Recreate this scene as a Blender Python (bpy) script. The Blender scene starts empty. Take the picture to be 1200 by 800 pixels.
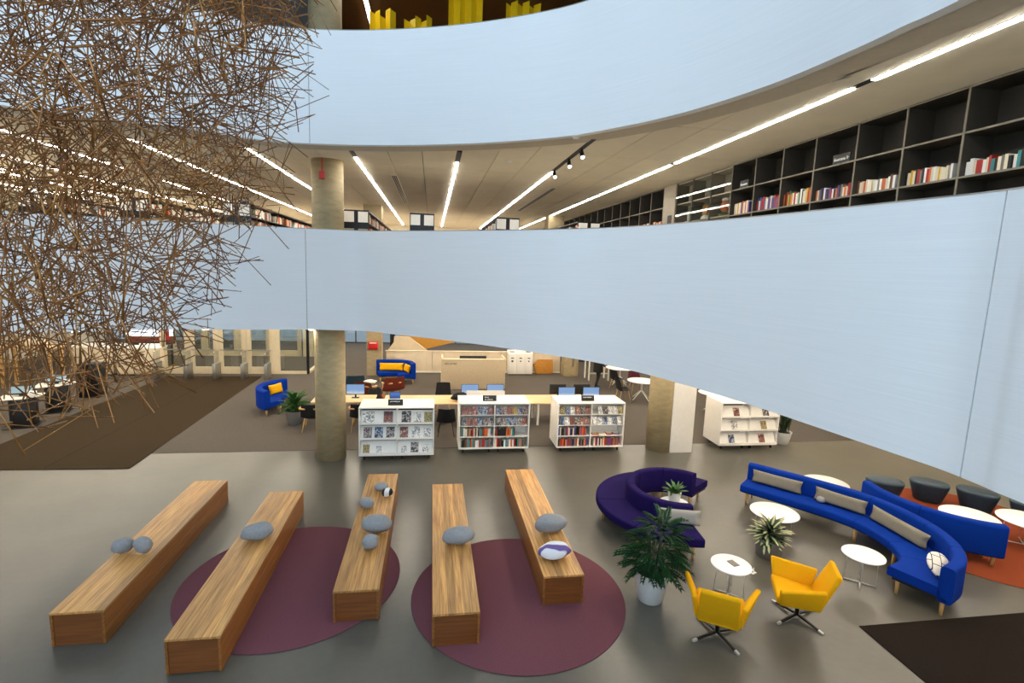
import bpy, bmesh, math, random
from mathutils import Vector, Matrix, noise
from mathutils.geometry import tessellate_polygon
random.seed(7)
PI = math.pi
SC = bpy.context.scene
COL = SC.collection

# ------------------------------------------------------------------ camera
FPX, PITCH, ROLL, YAW, EYE = 605.57, .1405355, .0354668, .1566603, 4.8
_fw = Vector((math.sin(YAW)*math.cos(PITCH), math.cos(YAW)*math.cos(PITCH), -math.sin(PITCH)))
_rt = Vector((math.cos(YAW), -math.sin(YAW), 0)); _up = _rt.cross(_fw)
_r2 = _rt*math.cos(ROLL) + _up*math.sin(ROLL); _u2 = -_rt*math.sin(ROLL) + _up*math.cos(ROLL)
CAM = Vector((0, 0, EYE))
cd = bpy.data.cameras.new('camera'); cam = bpy.data.objects.new('camera', cd); COL.objects.link(cam)
cd.sensor_width = 36; cd.lens = 36*FPX/1200; cd.clip_end = 300; cd.clip_start = .05
M = Matrix((_r2, _u2, -_fw)).transposed().to_4x4(); M.translation = CAM
cam.matrix_world = M
SC.camera = cam
def ray(x, y): return _fw + _r2*((x-600)/FPX) - _u2*((y-400)/FPX)
def PZ(x, y, z=0.):                      # where the pixel's ray meets a level plane
    d = ray(x, y); return CAM + d*((z-EYE)/d.z)
def PY(x, y, Y):                         # where it meets a plane of constant depth
    d = ray(x, y); return CAM + d*(Y/d.y)
def PX(x, y, X):
    d = ray(x, y); return CAM + d*(X/d.x)

# ------------------------------------------------------------------ light and colour management
w = bpy.data.worlds.new('world'); SC.world = w; w.use_nodes = True
w.node_tree.nodes['Background'].inputs[0].default_value = (.66, .82, 1, 1)
w.node_tree.nodes['Background'].inputs[1].default_value = 1.9
SC.view_settings.view_transform = 'Standard'; SC.view_settings.look = 'None'
SC.view_settings.exposure = 0.0; SC.view_settings.gamma = 1
SC.view_settings.use_curve_mapping = False
SKY_E, FRONT_E, STRIP2_E, STRIP1_E, STRIP3_E = .7, 3.3, 46.0, 40.0, 24.0
WARM = (1, .89, .72); WARM2 = (1, .95, .86)

# ------------------------------------------------------------------ materials
def lin(h):
    h = h.lstrip('#'); c = [int(h[i:i+2], 16)/255 for i in (0, 2, 4)]
    return tuple(((v+.055)/1.055)**2.4 if v > .04045 else v/12.92 for v in c)
MATS = {}
def base(name):
    m = bpy.data.materials.new(name); m.use_nodes = True
    nt = m.node_tree; b = nt.nodes['Principled BSDF']; MATS[name] = m
    return m, nt, b
def coords(nt, scale=(1, 1, 1), kind='Object'):
    tc = nt.nodes.new('ShaderNodeTexCoord'); mp = nt.nodes.new('ShaderNodeMapping')
    mp.inputs['Scale'].default_value = scale
    nt.links.new(tc.outputs[kind], mp.inputs['Vector']); return mp.outputs['Vector']
def noisetex(nt, vec, scale, detail=4, rough=.55):
    n = nt.nodes.new('ShaderNodeTexNoise'); n.inputs['Scale'].default_value = scale
    n.inputs['Detail'].default_value = detail; n.inputs['Roughness'].default_value = rough
    nt.links.new(vec, n.inputs['Vector']); return n.outputs['Fac']
def ramp(nt, fac, stops):
    r = nt.nodes.new('ShaderNodeValToRGB'); e = r.color_ramp.elements
    while len(e) < len(stops): e.new(.5)
    for i, (p, c) in enumerate(stops): e[i].position = p; e[i].color = (*c, 1)
    nt.links.new(fac, r.inputs['Fac']); return r.outputs['Color']
def bump(nt, b, fac, strength, dist=.01):
    n = nt.nodes.new('ShaderNodeBump'); n.inputs['Strength'].default_value = strength; n.inputs['Distance'].default_value = dist
    nt.links.new(fac, n.inputs['Height']); nt.links.new(n.outputs['Normal'], b.inputs['Normal'])
def mat(name, col, rough=.6, metal=0, var=.12, scale=12, bmp=0, stretch=(1, 1, 1), spec=None, randomise=0, sheen=0):
    m, nt, b = base(name); c = lin(col) if isinstance(col, str) else col
    v = coords(nt, stretch); f = noisetex(nt, v, scale)
    lo = tuple(max(0, x*(1-var)) for x in c); hi = tuple(min(1, x*(1+var)) for x in c)
    out = ramp(nt, f, [(.3, lo), (.7, hi)])
    if randomise:
        oi = nt.nodes.new('ShaderNodeObjectInfo'); hs = nt.nodes.new('ShaderNodeHueSaturation')
        mr = nt.nodes.new('ShaderNodeMapRange'); mr.inputs[3].default_value = 1-randomise; mr.inputs[4].default_value = 1+randomise
        nt.links.new(oi.outputs['Random'], mr.inputs[0]); nt.links.new(mr.outputs[0], hs.inputs['Value'])
        nt.links.new(out, hs.inputs['Color']); out = hs.outputs['Color']
    nt.links.new(out, b.inputs['Base Color'])
    b.inputs['Roughness'].default_value = rough; b.inputs['Metallic'].default_value = metal
    if spec is not None: b.inputs['Specular IOR Level'].default_value = spec
    if sheen: b.inputs['Sheen Weight'].default_value = sheen
    if bmp: bump(nt, b, f, bmp)
    return m
def emit(name, col, strength):
    m, nt, b = base(name)
    b.inputs['Base Color'].default_value = (*col, 1)
    b.inputs['Emission Color'].default_value = (*col, 1); b.inputs['Emission Strength'].default_value = strength
    return m
def wood(name, lo, hi, axis='y', rough=.45, randomise=.16):
    m, nt, b = base(name)
    st = {'y': (22, .9, 22), 'x': (.9, 22, 22), 'z': (22, 22, .9)}[axis]
    tc = nt.nodes.new('ShaderNodeTexCoord'); oi = nt.nodes.new('ShaderNodeObjectInfo')
    off = nt.nodes.new('ShaderNodeVectorMath'); off.operation = 'SCALE'; off.inputs[0].default_value = (3, 17, 5)
    nt.links.new(oi.outputs['Random'], off.inputs['Scale'])
    ad = nt.nodes.new('ShaderNodeVectorMath'); nt.links.new(tc.outputs['Object'], ad.inputs[0]); nt.links.new(off.outputs[0], ad.inputs[1])
    mp = nt.nodes.new('ShaderNodeMapping'); mp.inputs['Scale'].default_value = st; nt.links.new(ad.outputs[0], mp.inputs['Vector'])
    f = noisetex(nt, mp.outputs[0], 1.6, 6, .6)
    c = ramp(nt, f, [(.25, lin(lo)), (.75, lin(hi))])
    hs = nt.nodes.new('ShaderNodeHueSaturation'); mr = nt.nodes.new('ShaderNodeMapRange')
    mr.inputs[3].default_value = 1-randomise; mr.inputs[4].default_value = 1+randomise
    nt.links.new(oi.outputs['Random'], mr.inputs[0]); nt.links.new(mr.outputs[0], hs.inputs['Value']); nt.links.new(c, hs.inputs['Color'])
    nt.links.new(hs.outputs['Color'], b.inputs['Base Color']); b.inputs['Roughness'].default_value = rough
    bump(nt, b, f, .08, .004)
    return m
def cover(name, pal, scale):                # printed cover: blocks of colour that differ per object
    m, nt, b = base(name)
    tc = nt.nodes.new('ShaderNodeTexCoord'); oi = nt.nodes.new('ShaderNodeObjectInfo')
    sc = nt.nodes.new('ShaderNodeVectorMath'); sc.operation = 'SCALE'; sc.inputs[0].default_value = (13, 29, 7)
    nt.links.new(oi.outputs['Random'], sc.inputs['Scale'])
    ad = nt.nodes.new('ShaderNodeVectorMath'); nt.links.new(tc.outputs['Object'], ad.inputs[0]); nt.links.new(sc.outputs[0], ad.inputs[1])
    f = noisetex(nt, ad.outputs[0], scale, 3, .7)
    c = ramp(nt, f, [(p, lin(h)) for p, h in pal])
    nt.links.new(c, b.inputs['Base Color']); b.inputs['Roughness'].default_value = .4
    for e in [n for n in nt.nodes if n.type == 'VALTORGB']: e.color_ramp.interpolation = 'CONSTANT'
    return m
def glassmat(name, tint, alpha, rough=.03):
    m, nt, b = base(name)
    tr = nt.nodes.new('ShaderNodeBsdfTransparent'); tr.inputs[0].default_value = (*tint, 1)
    gl = nt.nodes.new('ShaderNodeBsdfGlossy'); gl.inputs['Roughness'].default_value = rough
    mx = nt.nodes.new('ShaderNodeMixShader'); mx.inputs[0].default_value = alpha
    nt.links.new(tr.outputs[0], mx.inputs[1]); nt.links.new(gl.outputs[0], mx.inputs[2])
    nt.links.new(mx.outputs[0], nt.nodes['Material Output'].inputs['Surface'])
    return m

# polished concrete
m, nt, b = base('concrete')
v = coords(nt, (1, 1, 1)); f1 = noisetex(nt, v, .55, 6, .6); f2 = noisetex(nt, v, 9, 5, .6)
c1 = ramp(nt, f1, [(.3, lin('#4d4b45')), (.7, lin('#5e5a50'))]); c2 = ramp(nt, f2, [(.3, (.9, .9, .9)), (.7, (1, 1, 1))])
mx = nt.nodes.new('ShaderNodeMixRGB'); mx.blend_type = 'MULTIPLY'; mx.inputs[0].default_value = 1
nt.links.new(c1, mx.inputs[1]); nt.links.new(c2, mx.inputs[2]); nt.links.new(mx.outputs[0], b.inputs['Base Color'])
b.inputs['Roughness'].default_value = .31; b.inputs['Specular IOR Level'].default_value = .5

mat('carpet', '#57514b', .95, var=.22, scale=70, bmp=.4, spec=.1)
mat('mat_brown', '#352a1b', .95, var=.25, scale=60, bmp=.4, spec=.1)
mat('mat_dark', '#1c1612', .95, var=.25, scale=60, bmp=.4, spec=.1)
mat('rug_plum', '#6b4148', .95, var=.2, scale=90, bmp=.4, spec=.1)
mat('rug_orange', '#7f3c24', .95, var=.2, scale=90, bmp=.4, spec=.1)
mat('parapet', '#f1f3f5', .55, var=.03, scale=3, stretch=(.3, .3, 40))
mat('ceiling_panel', '#e4dac6', .8, var=.04, scale=2, randomise=.04)
mat('ceiling_back', '#3b3732', .9)
mat('ceiling_rim', '#c2b8a8', .8, var=.04)
mat('plaster', '#d8ccb6', .8, var=.04)
mat('beige', '#d9c8ab', .6, var=.05, scale=4)
mat('beige_dark', '#b8a588', .6, var=.05)
mat('column', '#a08f6c', .75, var=.14, scale=5, bmp=.15, stretch=(1, 1, 2.5))
mat('white', '#eae5dc', .4, var=.03)
mat('white_cool', '#e8e8ea', .35, var=.02)
mat('black', '#0c0b0b', .5, var=.2)
mat('black_metal', '#141312', .4, .3, var=.1)
mat('casework', '#342f27', .6, var=.1, scale=6)
mat('casework_edge', '#7a7264', .55, var=.06)
mat('casework_light', '#9a8f7d', .55, var=.06)
mat('chrome', '#c9c7c2', .3, .6, var=.05)
mat('steel', '#a7a59f', .35, .9, var=.05)
mat('fabric_blue', '#062e88', .9, var=.12, scale=120, bmp=.2, spec=.08)
mat('fabric_purple', '#1c1146', .9, var=.15, scale=120, bmp=.2, spec=.08)
mat('fabric_yellow', '#dfa410', .85, var=.08, scale=120, bmp=.2, spec=.1)
mat('fabric_grey', '#7c776b', .9, var=.12, scale=120, bmp=.2, spec=.15)
mat('fabric_palegrey', '#979590', .9, var=.1, scale=120, bmp=.2, spec=.15)
mat('leather_teal', '#1a3242', .5, var=.15, scale=30, bmp=.1)
mat('leather_brown', '#6b2412', .5, var=.2, scale=25, bmp=.1)
mat('stone', '#8d8f92', .95, var=.12, scale=45, bmp=.4, spec=.1)
mat('leaf_dark', '#0b3814', .6, var=.35, scale=9, randomise=.35, spec=.25)
mat('leaf_mid', '#2f5a1e', .5, var=.3, scale=9, randomise=.3)
mat('leaf_blade', '#23331b', .5, var=.3, scale=9, randomise=.3)
mat('soil', '#1d140d', .95, var=.3, scale=40)
mat('pot_white', '#c9c8c4', .45, var=.04)
mat('pot_grey', '#6f6a62', .7, var=.1)
mat('bamboo', '#c9b29a', .5, var=.1)
mat('red', '#c0160f', .4, var=.06)
mat('text_white', '#f2f2f2', .6, var=0)
mat('text_dark', '#2b2723', .6, var=0)
mat('pages', '#d9cfba', .8, var=.06)
mat('cardboard', '#b57a2c', .8, var=.1)
mat('skin', '#b98668', .6, var=.05)
mat('cloth_black', '#0d0d10', .9, var=.3, scale=40)
mat('cloth_maroon', '#4a1020', .9, var=.2, scale=30)
mat('cloth_brown', '#8a4a2c', .85, var=.2, scale=30)
mat('ochre', '#b9862c', .6, var=.08)
mat('brown_ceiling', '#8a5c28', .5, var=.15, scale=3, stretch=(1, 12, 1))
mat('dark_wall', '#4a4640', .7, var=.06)
mat('yellow_screen', '#ffd214', .5, var=.05)
mat('wire', '#8b8780', .4, .8)
mat('door_frame', '#cfc0a2', .5, var=.05)
mat('asphalt', '#8c9094', .9, var=.1, scale=2)
mat('cable_white', '#efece6', .5, var=.02)
m, nt, b = base('rod')
v = coords(nt, (1, 1, 1)); f = noisetex(nt, v, 1.7, 3)
c = ramp(nt, f, [(.25, lin('#5e3a1c')), (.5, lin('#93602f')), (.75, lin('#c0904f'))]); nt.links.new(c, b.inputs['Base Color'])
b.inputs['Metallic'].default_value = .5; b.inputs['Roughness'].default_value = .22
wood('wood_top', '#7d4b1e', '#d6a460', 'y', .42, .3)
wood('wood_side_shade', '#62350f', '#9c6428', 'y', .45)  # same bench wood, darkened to paint the shade on its sides
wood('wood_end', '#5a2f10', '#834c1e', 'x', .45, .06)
wood('wood_leg', '#b98a4c', '#d9ac6a', 'z', .5, .08)
wood('wood_desk', '#cfa672', '#ecca97', 'x', .4, .05)
wood('wood_dark_edge', '#4f2c10', '#6d4119', 'y', .5, .05)
# patterned pillows
def banded(name, c0, c1, scale, rot, lo, hi, dist=3, phase=0):
    m, nt, b = base(name)
    tc = nt.nodes.new('ShaderNodeTexCoord'); mp = nt.nodes.new('ShaderNodeMapping'); mp.inputs['Rotation'].default_value = rot
    nt.links.new(tc.outputs['Object'], mp.inputs['Vector'])
    wv = nt.nodes.new('ShaderNodeTexWave'); wv.inputs['Scale'].default_value = scale; wv.inputs['Distortion'].default_value = dist
    wv.inputs['Detail Scale'].default_value = 1.5; wv.inputs['Phase Offset'].default_value = phase
    nt.links.new(mp.outputs[0], wv.inputs['Vector'])
    nt.links.new(ramp(nt, wv.outputs['Fac'], [(lo, lin(c0)), (hi, lin(c1))]), b.inputs['Base Color']); b.inputs['Roughness'].default_value = .95
banded('stone_violet', '#dcdce0', '#6a5590', 1.5, (0, 0, 1.75), .62, .78, 2.2, 1.1)
banded('stone_stripe', '#dcdcdc', '#14141c', 2.2, (0, 0, .6), .62, .7, .6)
# white pillow with thin black lines crossing
m, nt, b = base('stone_grid')
br = nt.nodes.new('ShaderNodeTexBrick'); br.offset = .35
br.inputs['Color1'].default_value = br.inputs['Color2'].default_value = (*lin('#dcd8d2'), 1); br.inputs['Mortar'].default_value = (.01, .01, .012, 1)
br.inputs['Scale'].default_value = 1; br.inputs['Mortar Size'].default_value = .006; br.inputs['Brick Width'].default_value = .16; br.inputs['Row Height'].default_value = .12
nt.links.new(coords(nt), br.inputs['Vector']); nt.links.new(br.outputs['Color'], b.inputs['Base Color']); b.inputs['Roughness'].default_value = .9
# leaf with pale middle
m, nt, b = base('leaf_variegated')
wv = nt.nodes.new('ShaderNodeSeparateXYZ'); nt.links.new(coords(nt), wv.inputs[0])
ab = nt.nodes.new('ShaderNodeMath'); ab.operation = 'ABSOLUTE'; nt.links.new(wv.outputs['X'], ab.inputs[0])
ns = noisetex(nt, coords(nt), 22, 2); sm = nt.nodes.new('ShaderNodeMath'); sm.operation = 'MULTIPLY_ADD'; sm.inputs[1].default_value = .02
nt.links.new(ns, sm.inputs[0]); nt.links.new(ab.outputs[0], sm.inputs[2])
nt.links.new(ramp(nt, sm.outputs[0], [(.016, lin('#b9bb8c')), (.034, lin('#17331a'))]), b.inputs['Base Color']); b.inputs['Roughness'].default_value = .45
for k, pal in enumerate([[(0, '#221f1e'), (.47, '#b9b4ac'), (.53, '#5a2018'), (.58, '#38343a')], [(0, '#1a2238'), (.46, '#5474a0'), (.52, '#c4c0b8'), (.57, '#1f2436')],
                         [(0, '#6a4a18'), (.45, '#c9b878'), (.5, '#33401f'), (.56, '#a98a4a')], [(0, '#4a1a20'), (.46, '#9a5a48'), (.53, '#241418'), (.58, '#c9a890')],
                         [(0, '#e6e3dc'), (.45, '#cfcbc4'), (.5, '#5a5a5a'), (.56, '#e9e6df')]]):
    cover('cover_%d' % k, pal, 10)
BOOKC = {'red': '#a8201c', 'orange': '#c8622c', 'cream': '#d8cdb4', 'white': '#e2e0da', 'black': '#191716', 'yellow': '#d8aa25', 'green': '#2f7a4c', 'blue': '#2b4a86',
         'teal': '#2f7f80', 'violet': '#4d3a7a', 'grey': '#77736c', 'brown': '#6a4326'}
for k, h in BOOKC.items(): mat('book_'+k, h, .5, var=.15, scale=30, stretch=(1, 1, .4), randomise=.12)
emit('lamp2', WARM2, STRIP2_E); emit('lamp1', WARM, STRIP1_E); emit('lamp3', WARM2, STRIP3_E)
emit('sky_panel', (.70, .86, 1), SKY_E)
emit('front_panel', (.72, .87, 1), FRONT_E)
emit('spot_lens', WARM2, 12)
emit('bright_panel', (.8, .9, 1), 1.2)
glassmat('glass', (.93, .96, .95), .10)
glassmat('acrylic', (.95, .97, .97), .25, .1)
# screens
def screen(name, a, bcol, ccol, e):
    m, nt, b = base(name)
    sp = nt.nodes.new('ShaderNodeSeparateXYZ'); nt.links.new(coords(nt), sp.inputs[0])
    n = noisetex(nt, coords(nt), 5, 3); ad = nt.nodes.new('ShaderNodeMath'); ad.operation = 'MULTIPLY_ADD'; ad.inputs[1].default_value = .12
    nt.links.new(n, ad.inputs[0]); nt.links.new(sp.outputs['Z'], ad.inputs[2])
    c = ramp(nt, ad.outputs[0], [(.14, lin(a)), (.2, lin(bcol)), (.3, lin(ccol))])
    nt.links.new(c, b.inputs['Emission Color']); b.inputs['Emission Strength'].default_value = e; b.inputs['Base Color'].default_value = (.02, .02, .02, 1)
screen('screen_photo', '#37363a', '#c9d6e8', '#7fa6d8', .9)
screen('screen_blue', '#1c55a8', '#2f7fd6', '#1b4fae', .7)
screen('screen_kiosk', '#9fc3cf', '#7fb0bd', '#8fb8c8', .7)

# ------------------------------------------------------------------ mesh builder
class MB:
    def __init__(s): s.v = []; s.f = []; s.sm = []; s.mi = []; s.cur = 0
    def add(s, vs, fs, smooth=False, T=None):
        o = len(s.v)
        for p in vs:
            p = Vector(p); s.v.append(tuple(T @ p if T else p))
        for f in fs: s.f.append([o+i for i in f]); s.sm.append(smooth); s.mi.append(s.cur)
        return s
    def box(s, x0, x1, y0, y1, z0, z1, T=None):
        return s.add([(x0, y0, z0), (x1, y0, z0), (x1, y1, z0), (x0, y1, z0), (x0, y0, z1), (x1, y0, z1), (x1, y1, z1), (x0, y1, z1)],
                     [(3, 2, 1, 0), (4, 5, 6, 7), (0, 1, 5, 4), (1, 2, 6, 5), (2, 3, 7, 6), (3, 0, 4, 7)], False, T)
    def prism(s, poly, z0, z1, T=None, smooth=False):
        n = len(poly)
        a = sum(poly[i][0]*poly[(i+1) % n][1]-poly[(i+1) % n][0]*poly[i][1] for i in range(n))
        if a < 0: poly = poly[::-1]
        vs = [(p[0], p[1], z0) for p in poly]+[(p[0], p[1], z1) for p in poly]
        tri = tessellate_polygon([[Vector((p[0], p[1], 0)) for p in poly]])
        fs = []
        for t in tri:
            q = [Vector((*poly[i][:2], 0)) for i in t]
            if (q[1]-q[0]).cross(q[2]-q[0]).z < 0: t = t[::-1]
            fs.append(tuple(t[::-1])); fs.append(tuple(i+n for i in t))
        s.add(vs, fs, False, T)
        o = len(s.v)-2*n
        for i in range(n):
            j = (i+1) % n; s.f.append([o+i, o+j, o+n+j, o+n+i]); s.sm.append(smooth); s.mi.append(s.cur)
        return s
    def cyl(s, p0, p1, r0, r1=None, n=12, smooth=True, cap=True):
        r1 = r0 if r1 is None else r1; p0 = Vector(p0); p1 = Vector(p1); d = (p1-p0).normalized()
        a = d.orthogonal().normalized(); bb = d.cross(a)
        vs = []
        for p, r in ((p0, r0), (p1, r1)):
            for i in range(n):
                t = 2*PI*i/n; vs.append(p+a*(r*math.cos(t))+bb*(r*math.sin(t)))
        s.add(vs, [(i, (i+1) % n, n+(i+1) % n, n+i) for i in range(n)], smooth)
        if cap:
            o = len(s.v)-2*n
            s.f.append([o+i for i in range(n)][::-1]); s.f.append([o+n+i for i in range(n)]); s.sm += [False, False]; s.mi += [s.cur]*2
        return s
    def tube(s, pts, r, n=8):
        pts = [Vector(p) for p in pts]; rings = []
        up = Vector((0, 0, 1))
        for i, p in enumerate(pts):
            d = (pts[min(i+1, len(pts)-1)]-pts[max(i-1, 0)]).normalized()
            a = d.cross(up if abs(d.z) < .95 else Vector((1, 0, 0))).normalized(); bb = a.cross(d)
            rr = r[i] if isinstance(r, (list, tuple)) else r
            rings.append([p+a*(rr*math.cos(2*PI*k/n))+bb*(rr*math.sin(2*PI*k/n)) for k in range(n)])
        return s.loft(rings, True, True)
    def loft(s, rings, smooth=True, cap=True):
        n = len(rings[0]); o = len(s.v)
        for r in rings: s.v += [tuple(p) for p in r]
        for i in range(len(rings)-1):
            for k in range(n):
                s.f.append([o+i*n+k, o+i*n+(k+1) % n, o+(i+1)*n+(k+1) % n, o+(i+1)*n+k]); s.sm.append(smooth); s.mi.append(s.cur)
        if cap:
            s.f.append([o+k for k in range(n)][::-1]); s.f.append([o+(len(rings)-1)*n+k for k in range(n)]); s.sm += [False]*2; s.mi += [s.cur]*2
        return s
    def lathe(s, prof, n=24, c=(0, 0, 0)):
        rings = [[(c[0]+r*math.cos(2*PI*k/n), c[1]+r*math.sin(2*PI*k/n), c[2]+z) for k in range(n)] for r, z in prof]
        return s.loft(rings)
    def ell(s, c, rx, ry, rz, nu=20, nv=12, T=None, wob=0, seed=0, pw=1):
        vs = []; fs = []
        for j in range(nv+1):
            t = PI*j/nv
            for i in range(nu):
                a = 2*PI*i/nu
                d = Vector((math.sin(t)*math.cos(a), math.sin(t)*math.sin(a), math.cos(t)))
                k = 1+wob*noise.noise(d*1.3+Vector((seed, seed*2.1, 0))) if wob else 1
                vs.append((c[0]+rx*d.x*k, c[1]+ry*d.y*k, c[2]+rz*math.copysign(abs(d.z)**pw, d.z)*k))
        for j in range(nv):
            for i in range(nu): fs.append((j*nu+i, (j+1)*nu+i, (j+1)*nu+(i+1) % nu, j*nu+(i+1) % nu))
        return s.add(vs, fs, True, T)
    def mesh(s, name, mats, bevel=0, seg=2):
        me = bpy.data.meshes.new(name); me.from_pydata(s.v, [], s.f)
        me.polygons.foreach_set('use_smooth', s.sm); me.polygons.foreach_set('material_index', s.mi)
        for mm in ([mats] if isinstance(mats, str) else mats): me.materials.append(MATS[mm])
        bm = bmesh.new(); bm.from_mesh(me)
        bmesh.ops.remove_doubles(bm, verts=bm.verts, dist=1e-5)
        if bevel:
            ed = [e for e in bm.edges if len(e.link_faces) == 2 and e.calc_face_angle(0) > .5]
            bmesh.ops.bevel(bm, geom=ed, offset=bevel, segments=seg, profile=.5, affect='EDGES')
            for f in bm.faces: f.smooth = True
        bmesh.ops.recalc_face_normals(bm, faces=bm.faces)
        bm.to_mesh(me); bm.free()
        if bevel:
            me.set_sharp_from_angle(angle=.7)
        me.update(); return me
    def build(s, name, mats, parent=None, bevel=0, loc=(0, 0, 0), rz=0, seg=2):
        return link(name, s.mesh(name, mats, bevel, seg), parent, loc, rz)
def link(name, me, parent=None, loc=(0, 0, 0), rz=0, rot=None, scale=None):
    o = bpy.data.objects.new(name, me); COL.objects.link(o)
    o.location = loc; o.rotation_euler = rot if rot else (0, 0, rz)
    if scale: o.scale = scale
    if parent: o.parent = parent
    return o
def tag(o, label, cat, group=None):
    o['label'] = label; o['category'] = cat
    if group: o['group'] = group
    return o
def thing(name, label, cat, loc=(0, 0, 0), rz=0, group=None):
    return tag(link(name, None, None, loc, rz), label, cat, group)
def struct(o): o['kind'] = 'structure'; return o
def setting(name): return struct(link(name, None))
def copy_tree(o, loc, rz=None, label=None, parent=None):
    c = o.copy(); COL.objects.link(c)
    if parent is None:
        c.location = loc
        if rz is not None: c.rotation_euler = (0, 0, rz)
        if label: c['label'] = label
    else: c.parent = parent
    for ch in o.children: copy_tree(ch, None, None, None, c)
    return c
def B(x0, x1, y0, y1, z0, z1): return MB().box(x0, x1, y0, y1, z0, z1)
def text(name, s, size, matn, parent, loc, rot, depth=.002, align='LEFT'):
    cu = bpy.data.curves.new(name, 'FONT'); cu.body = s; cu.size = size; cu.extrude = depth; cu.align_x = align; cu.resolution_u = 2
    t = bpy.data.objects.new(name, cu); COL.objects.link(t)
    me = bpy.data.meshes.new_from_object(t.evaluated_get(bpy.context.evaluated_depsgraph_get()))
    COL.objects.unlink(t); bpy.data.objects.remove(t)
    me.materials.clear(); me.materials.append(MATS[matn])
    return link(name, me, parent, loc, rot=rot)
def catmull(pts, n):
    P = [Vector(p) for p in pts]; P = [P[0]*2-P[1]]+P+[P[-1]*2-P[-2]]; out = []
    for i in range(1, len(P)-2):
        for k in range(n):
            t = k/n; a, b_, c_, d_ = P[i-1], P[i], P[i+1], P[i+2]
            out.append(.5*((2*b_)+(c_-a)*t+(2*a-5*b_+4*c_-d_)*t*t+(3*b_-a-3*c_+d_)*t**3))
    out.append(P[-2]); return out
def offset2(pts, d):
    out = []
    for i, p in enumerate(pts):
        t = (pts[min(i+1, len(pts)-1)]-pts[max(i-1, 0)]); t = Vector((t.x, t.y)).normalized()
        out.append(Vector((p.x+t.y*d, p.y-t.x*d)))
    return out

# ================================================================== THE BUILDING
Z1C, Z2F, Z2P, Z2C, Z3F, Z3P, Z3C = 3.25, 4.45, 5.51, 7.10, 8.10, 9.2, 11.3
XL, XR, YN, YF = -18., 15., -8., 32.
low_px = [(0, 392), (100, 388), (200, 386), (300, 386), (360, 386), (400, 387), (430, 388), (465, 392), (500, 396), (550, 402), (600, 409), (650, 416.5), (700, 425),
          (750, 436.5), (800, 450), (850, 465), (900, 481), (950, 498), (1000, 515), (1050, 532), (1100, 549), (1150, 569), (1200, 590)]
up_px = [(220, 150), (300, 163), (363, 168), (450, 170), (550, 168), (650, 161), (720, 150), (800, 132), (900, 100), (1000, 58), (1060, 30), (1125, 0)]
LOWC = catmull([(-13, -8), (-13, 0), (-12.4, 5), (-10.6, 8.6)]+[PZ(x, y, Z1C).xy[:] for x, y in low_px]+[(4.26, 1), (4.25, -3), (4.25, -8)], 4)
UPC = catmull([(-13, -8), (-13, 0), (-12.2, 5), (-9.6, 8.2), (-6.8, 9.9)]+[PZ(x, y, Z2C).xy[:] for x, y in up_px]+[(4.26, 2), (4.26, -3), (4.26, -8)], 6)
def ring_poly(curve, xr=XR): return [p[:] for p in offset2([q.xy for q in curve], -.07)]+[(xr, YN), (xr, YF), (XL, YF), (XL, YN)]

floor = struct(B(XL, XR, YN, YF, -.3, 0).build('floor', 'concrete'))
struct(MB().prism(ring_poly(LOWC), Z1C, Z2F).build('ceiling_first_storey', 'plaster'))
struct(MB().prism(ring_poly(UPC), Z2C+.06, Z3F).build('ceiling_second_storey', 'ceiling_back'))
struct(MB().prism(ring_poly(UPC), Z3C, Z3C+.4).build('ceiling_top_storey', 'brown_ceiling'))
# carpet zone and its edge line
struct(B(XL, XR, 13.32, YF, 0, .006).build('floor_carpet', 'carpet'))
# shell walls
struct(B(XL-.3, XL, YN, YF, 0, 12.2).build('wall_left', 'plaster'))
struct(B(XR, XR+.3, YN, YF, 0, 12.2).build('wall_right', 'plaster'))
struct(B(XL, XR, YN-.3, YN, 0, 3.6).build('wall_near', 'plaster'))
nw = setting('window_near')                    # tall daylit facade glazing of the void, opposite the balconies
for i in range(6):
    xa = -13+i*2.9; B(xa+.06, xa+2.84, YN-.2, YN-.16, 3.7, 12.1).build('pane', 'front_panel', nw); B(xa-.06, xa+.06, YN-.25, YN, 3.6, 12.2).build('mullion', 'white', nw)
B(-13, 4.4, YN-.25, YN, 7.4, 7.55).build('transom', 'white', nw); B(4.34, 4.46, YN-.25, YN, 3.6, 12.2).build('mullion', 'white', nw)
struct(B(XL, -13, YN-.3, YN, 3.6, 12.2).build('wall_near_left', 'plaster')); struct(B(4.46, XR, YN-.3, YN, 3.6, 12.2).build('wall_near_right', 'plaster'))
struct(B(6.62, 6.8, YN, YF, Z2F, Z2C+.06).build('wall_right_upper', 'casework'))
struct(B(XL, XR, YF, YF+.3, Z1C, Z2C+.06).build('wall_far', 'plaster'))
struct(B(XL, XR, 20, 20.3, Z3F, Z3C).build('wall_far_top', 'brown_ceiling'))
struct(B(-8, -2.9, 13.6, 13.9, Z3F, Z3C).build('wall_grey_top', 'dark_wall'))
# skylight closing the void: diffusing glass with ribs
sk = setting('window_skylight')
MB().box(-13.2, 4.5, YN, 12.5, 12.3, 12.36).build('diffusing_pane', 'sky_panel', sk)
for i in range(7): B(-13.2+i*2.95-.05, -13.2+i*2.95+.05, YN, 12.5, 12.1, 12.3).build('glazing_bar', 'white', sk)
curb = MB(); pts = [p.xy for p in UPC]
struct(MB().loft([[(p.x, p.y, Z3C), (p.x, p.y, 12.4), (q.x, q.y, 12.4), (q.x, q.y, Z3C)] for p, q in zip(pts, offset2(UPC, -.1))], False).build('trim_skylight_curb', 'parapet'))

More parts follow.
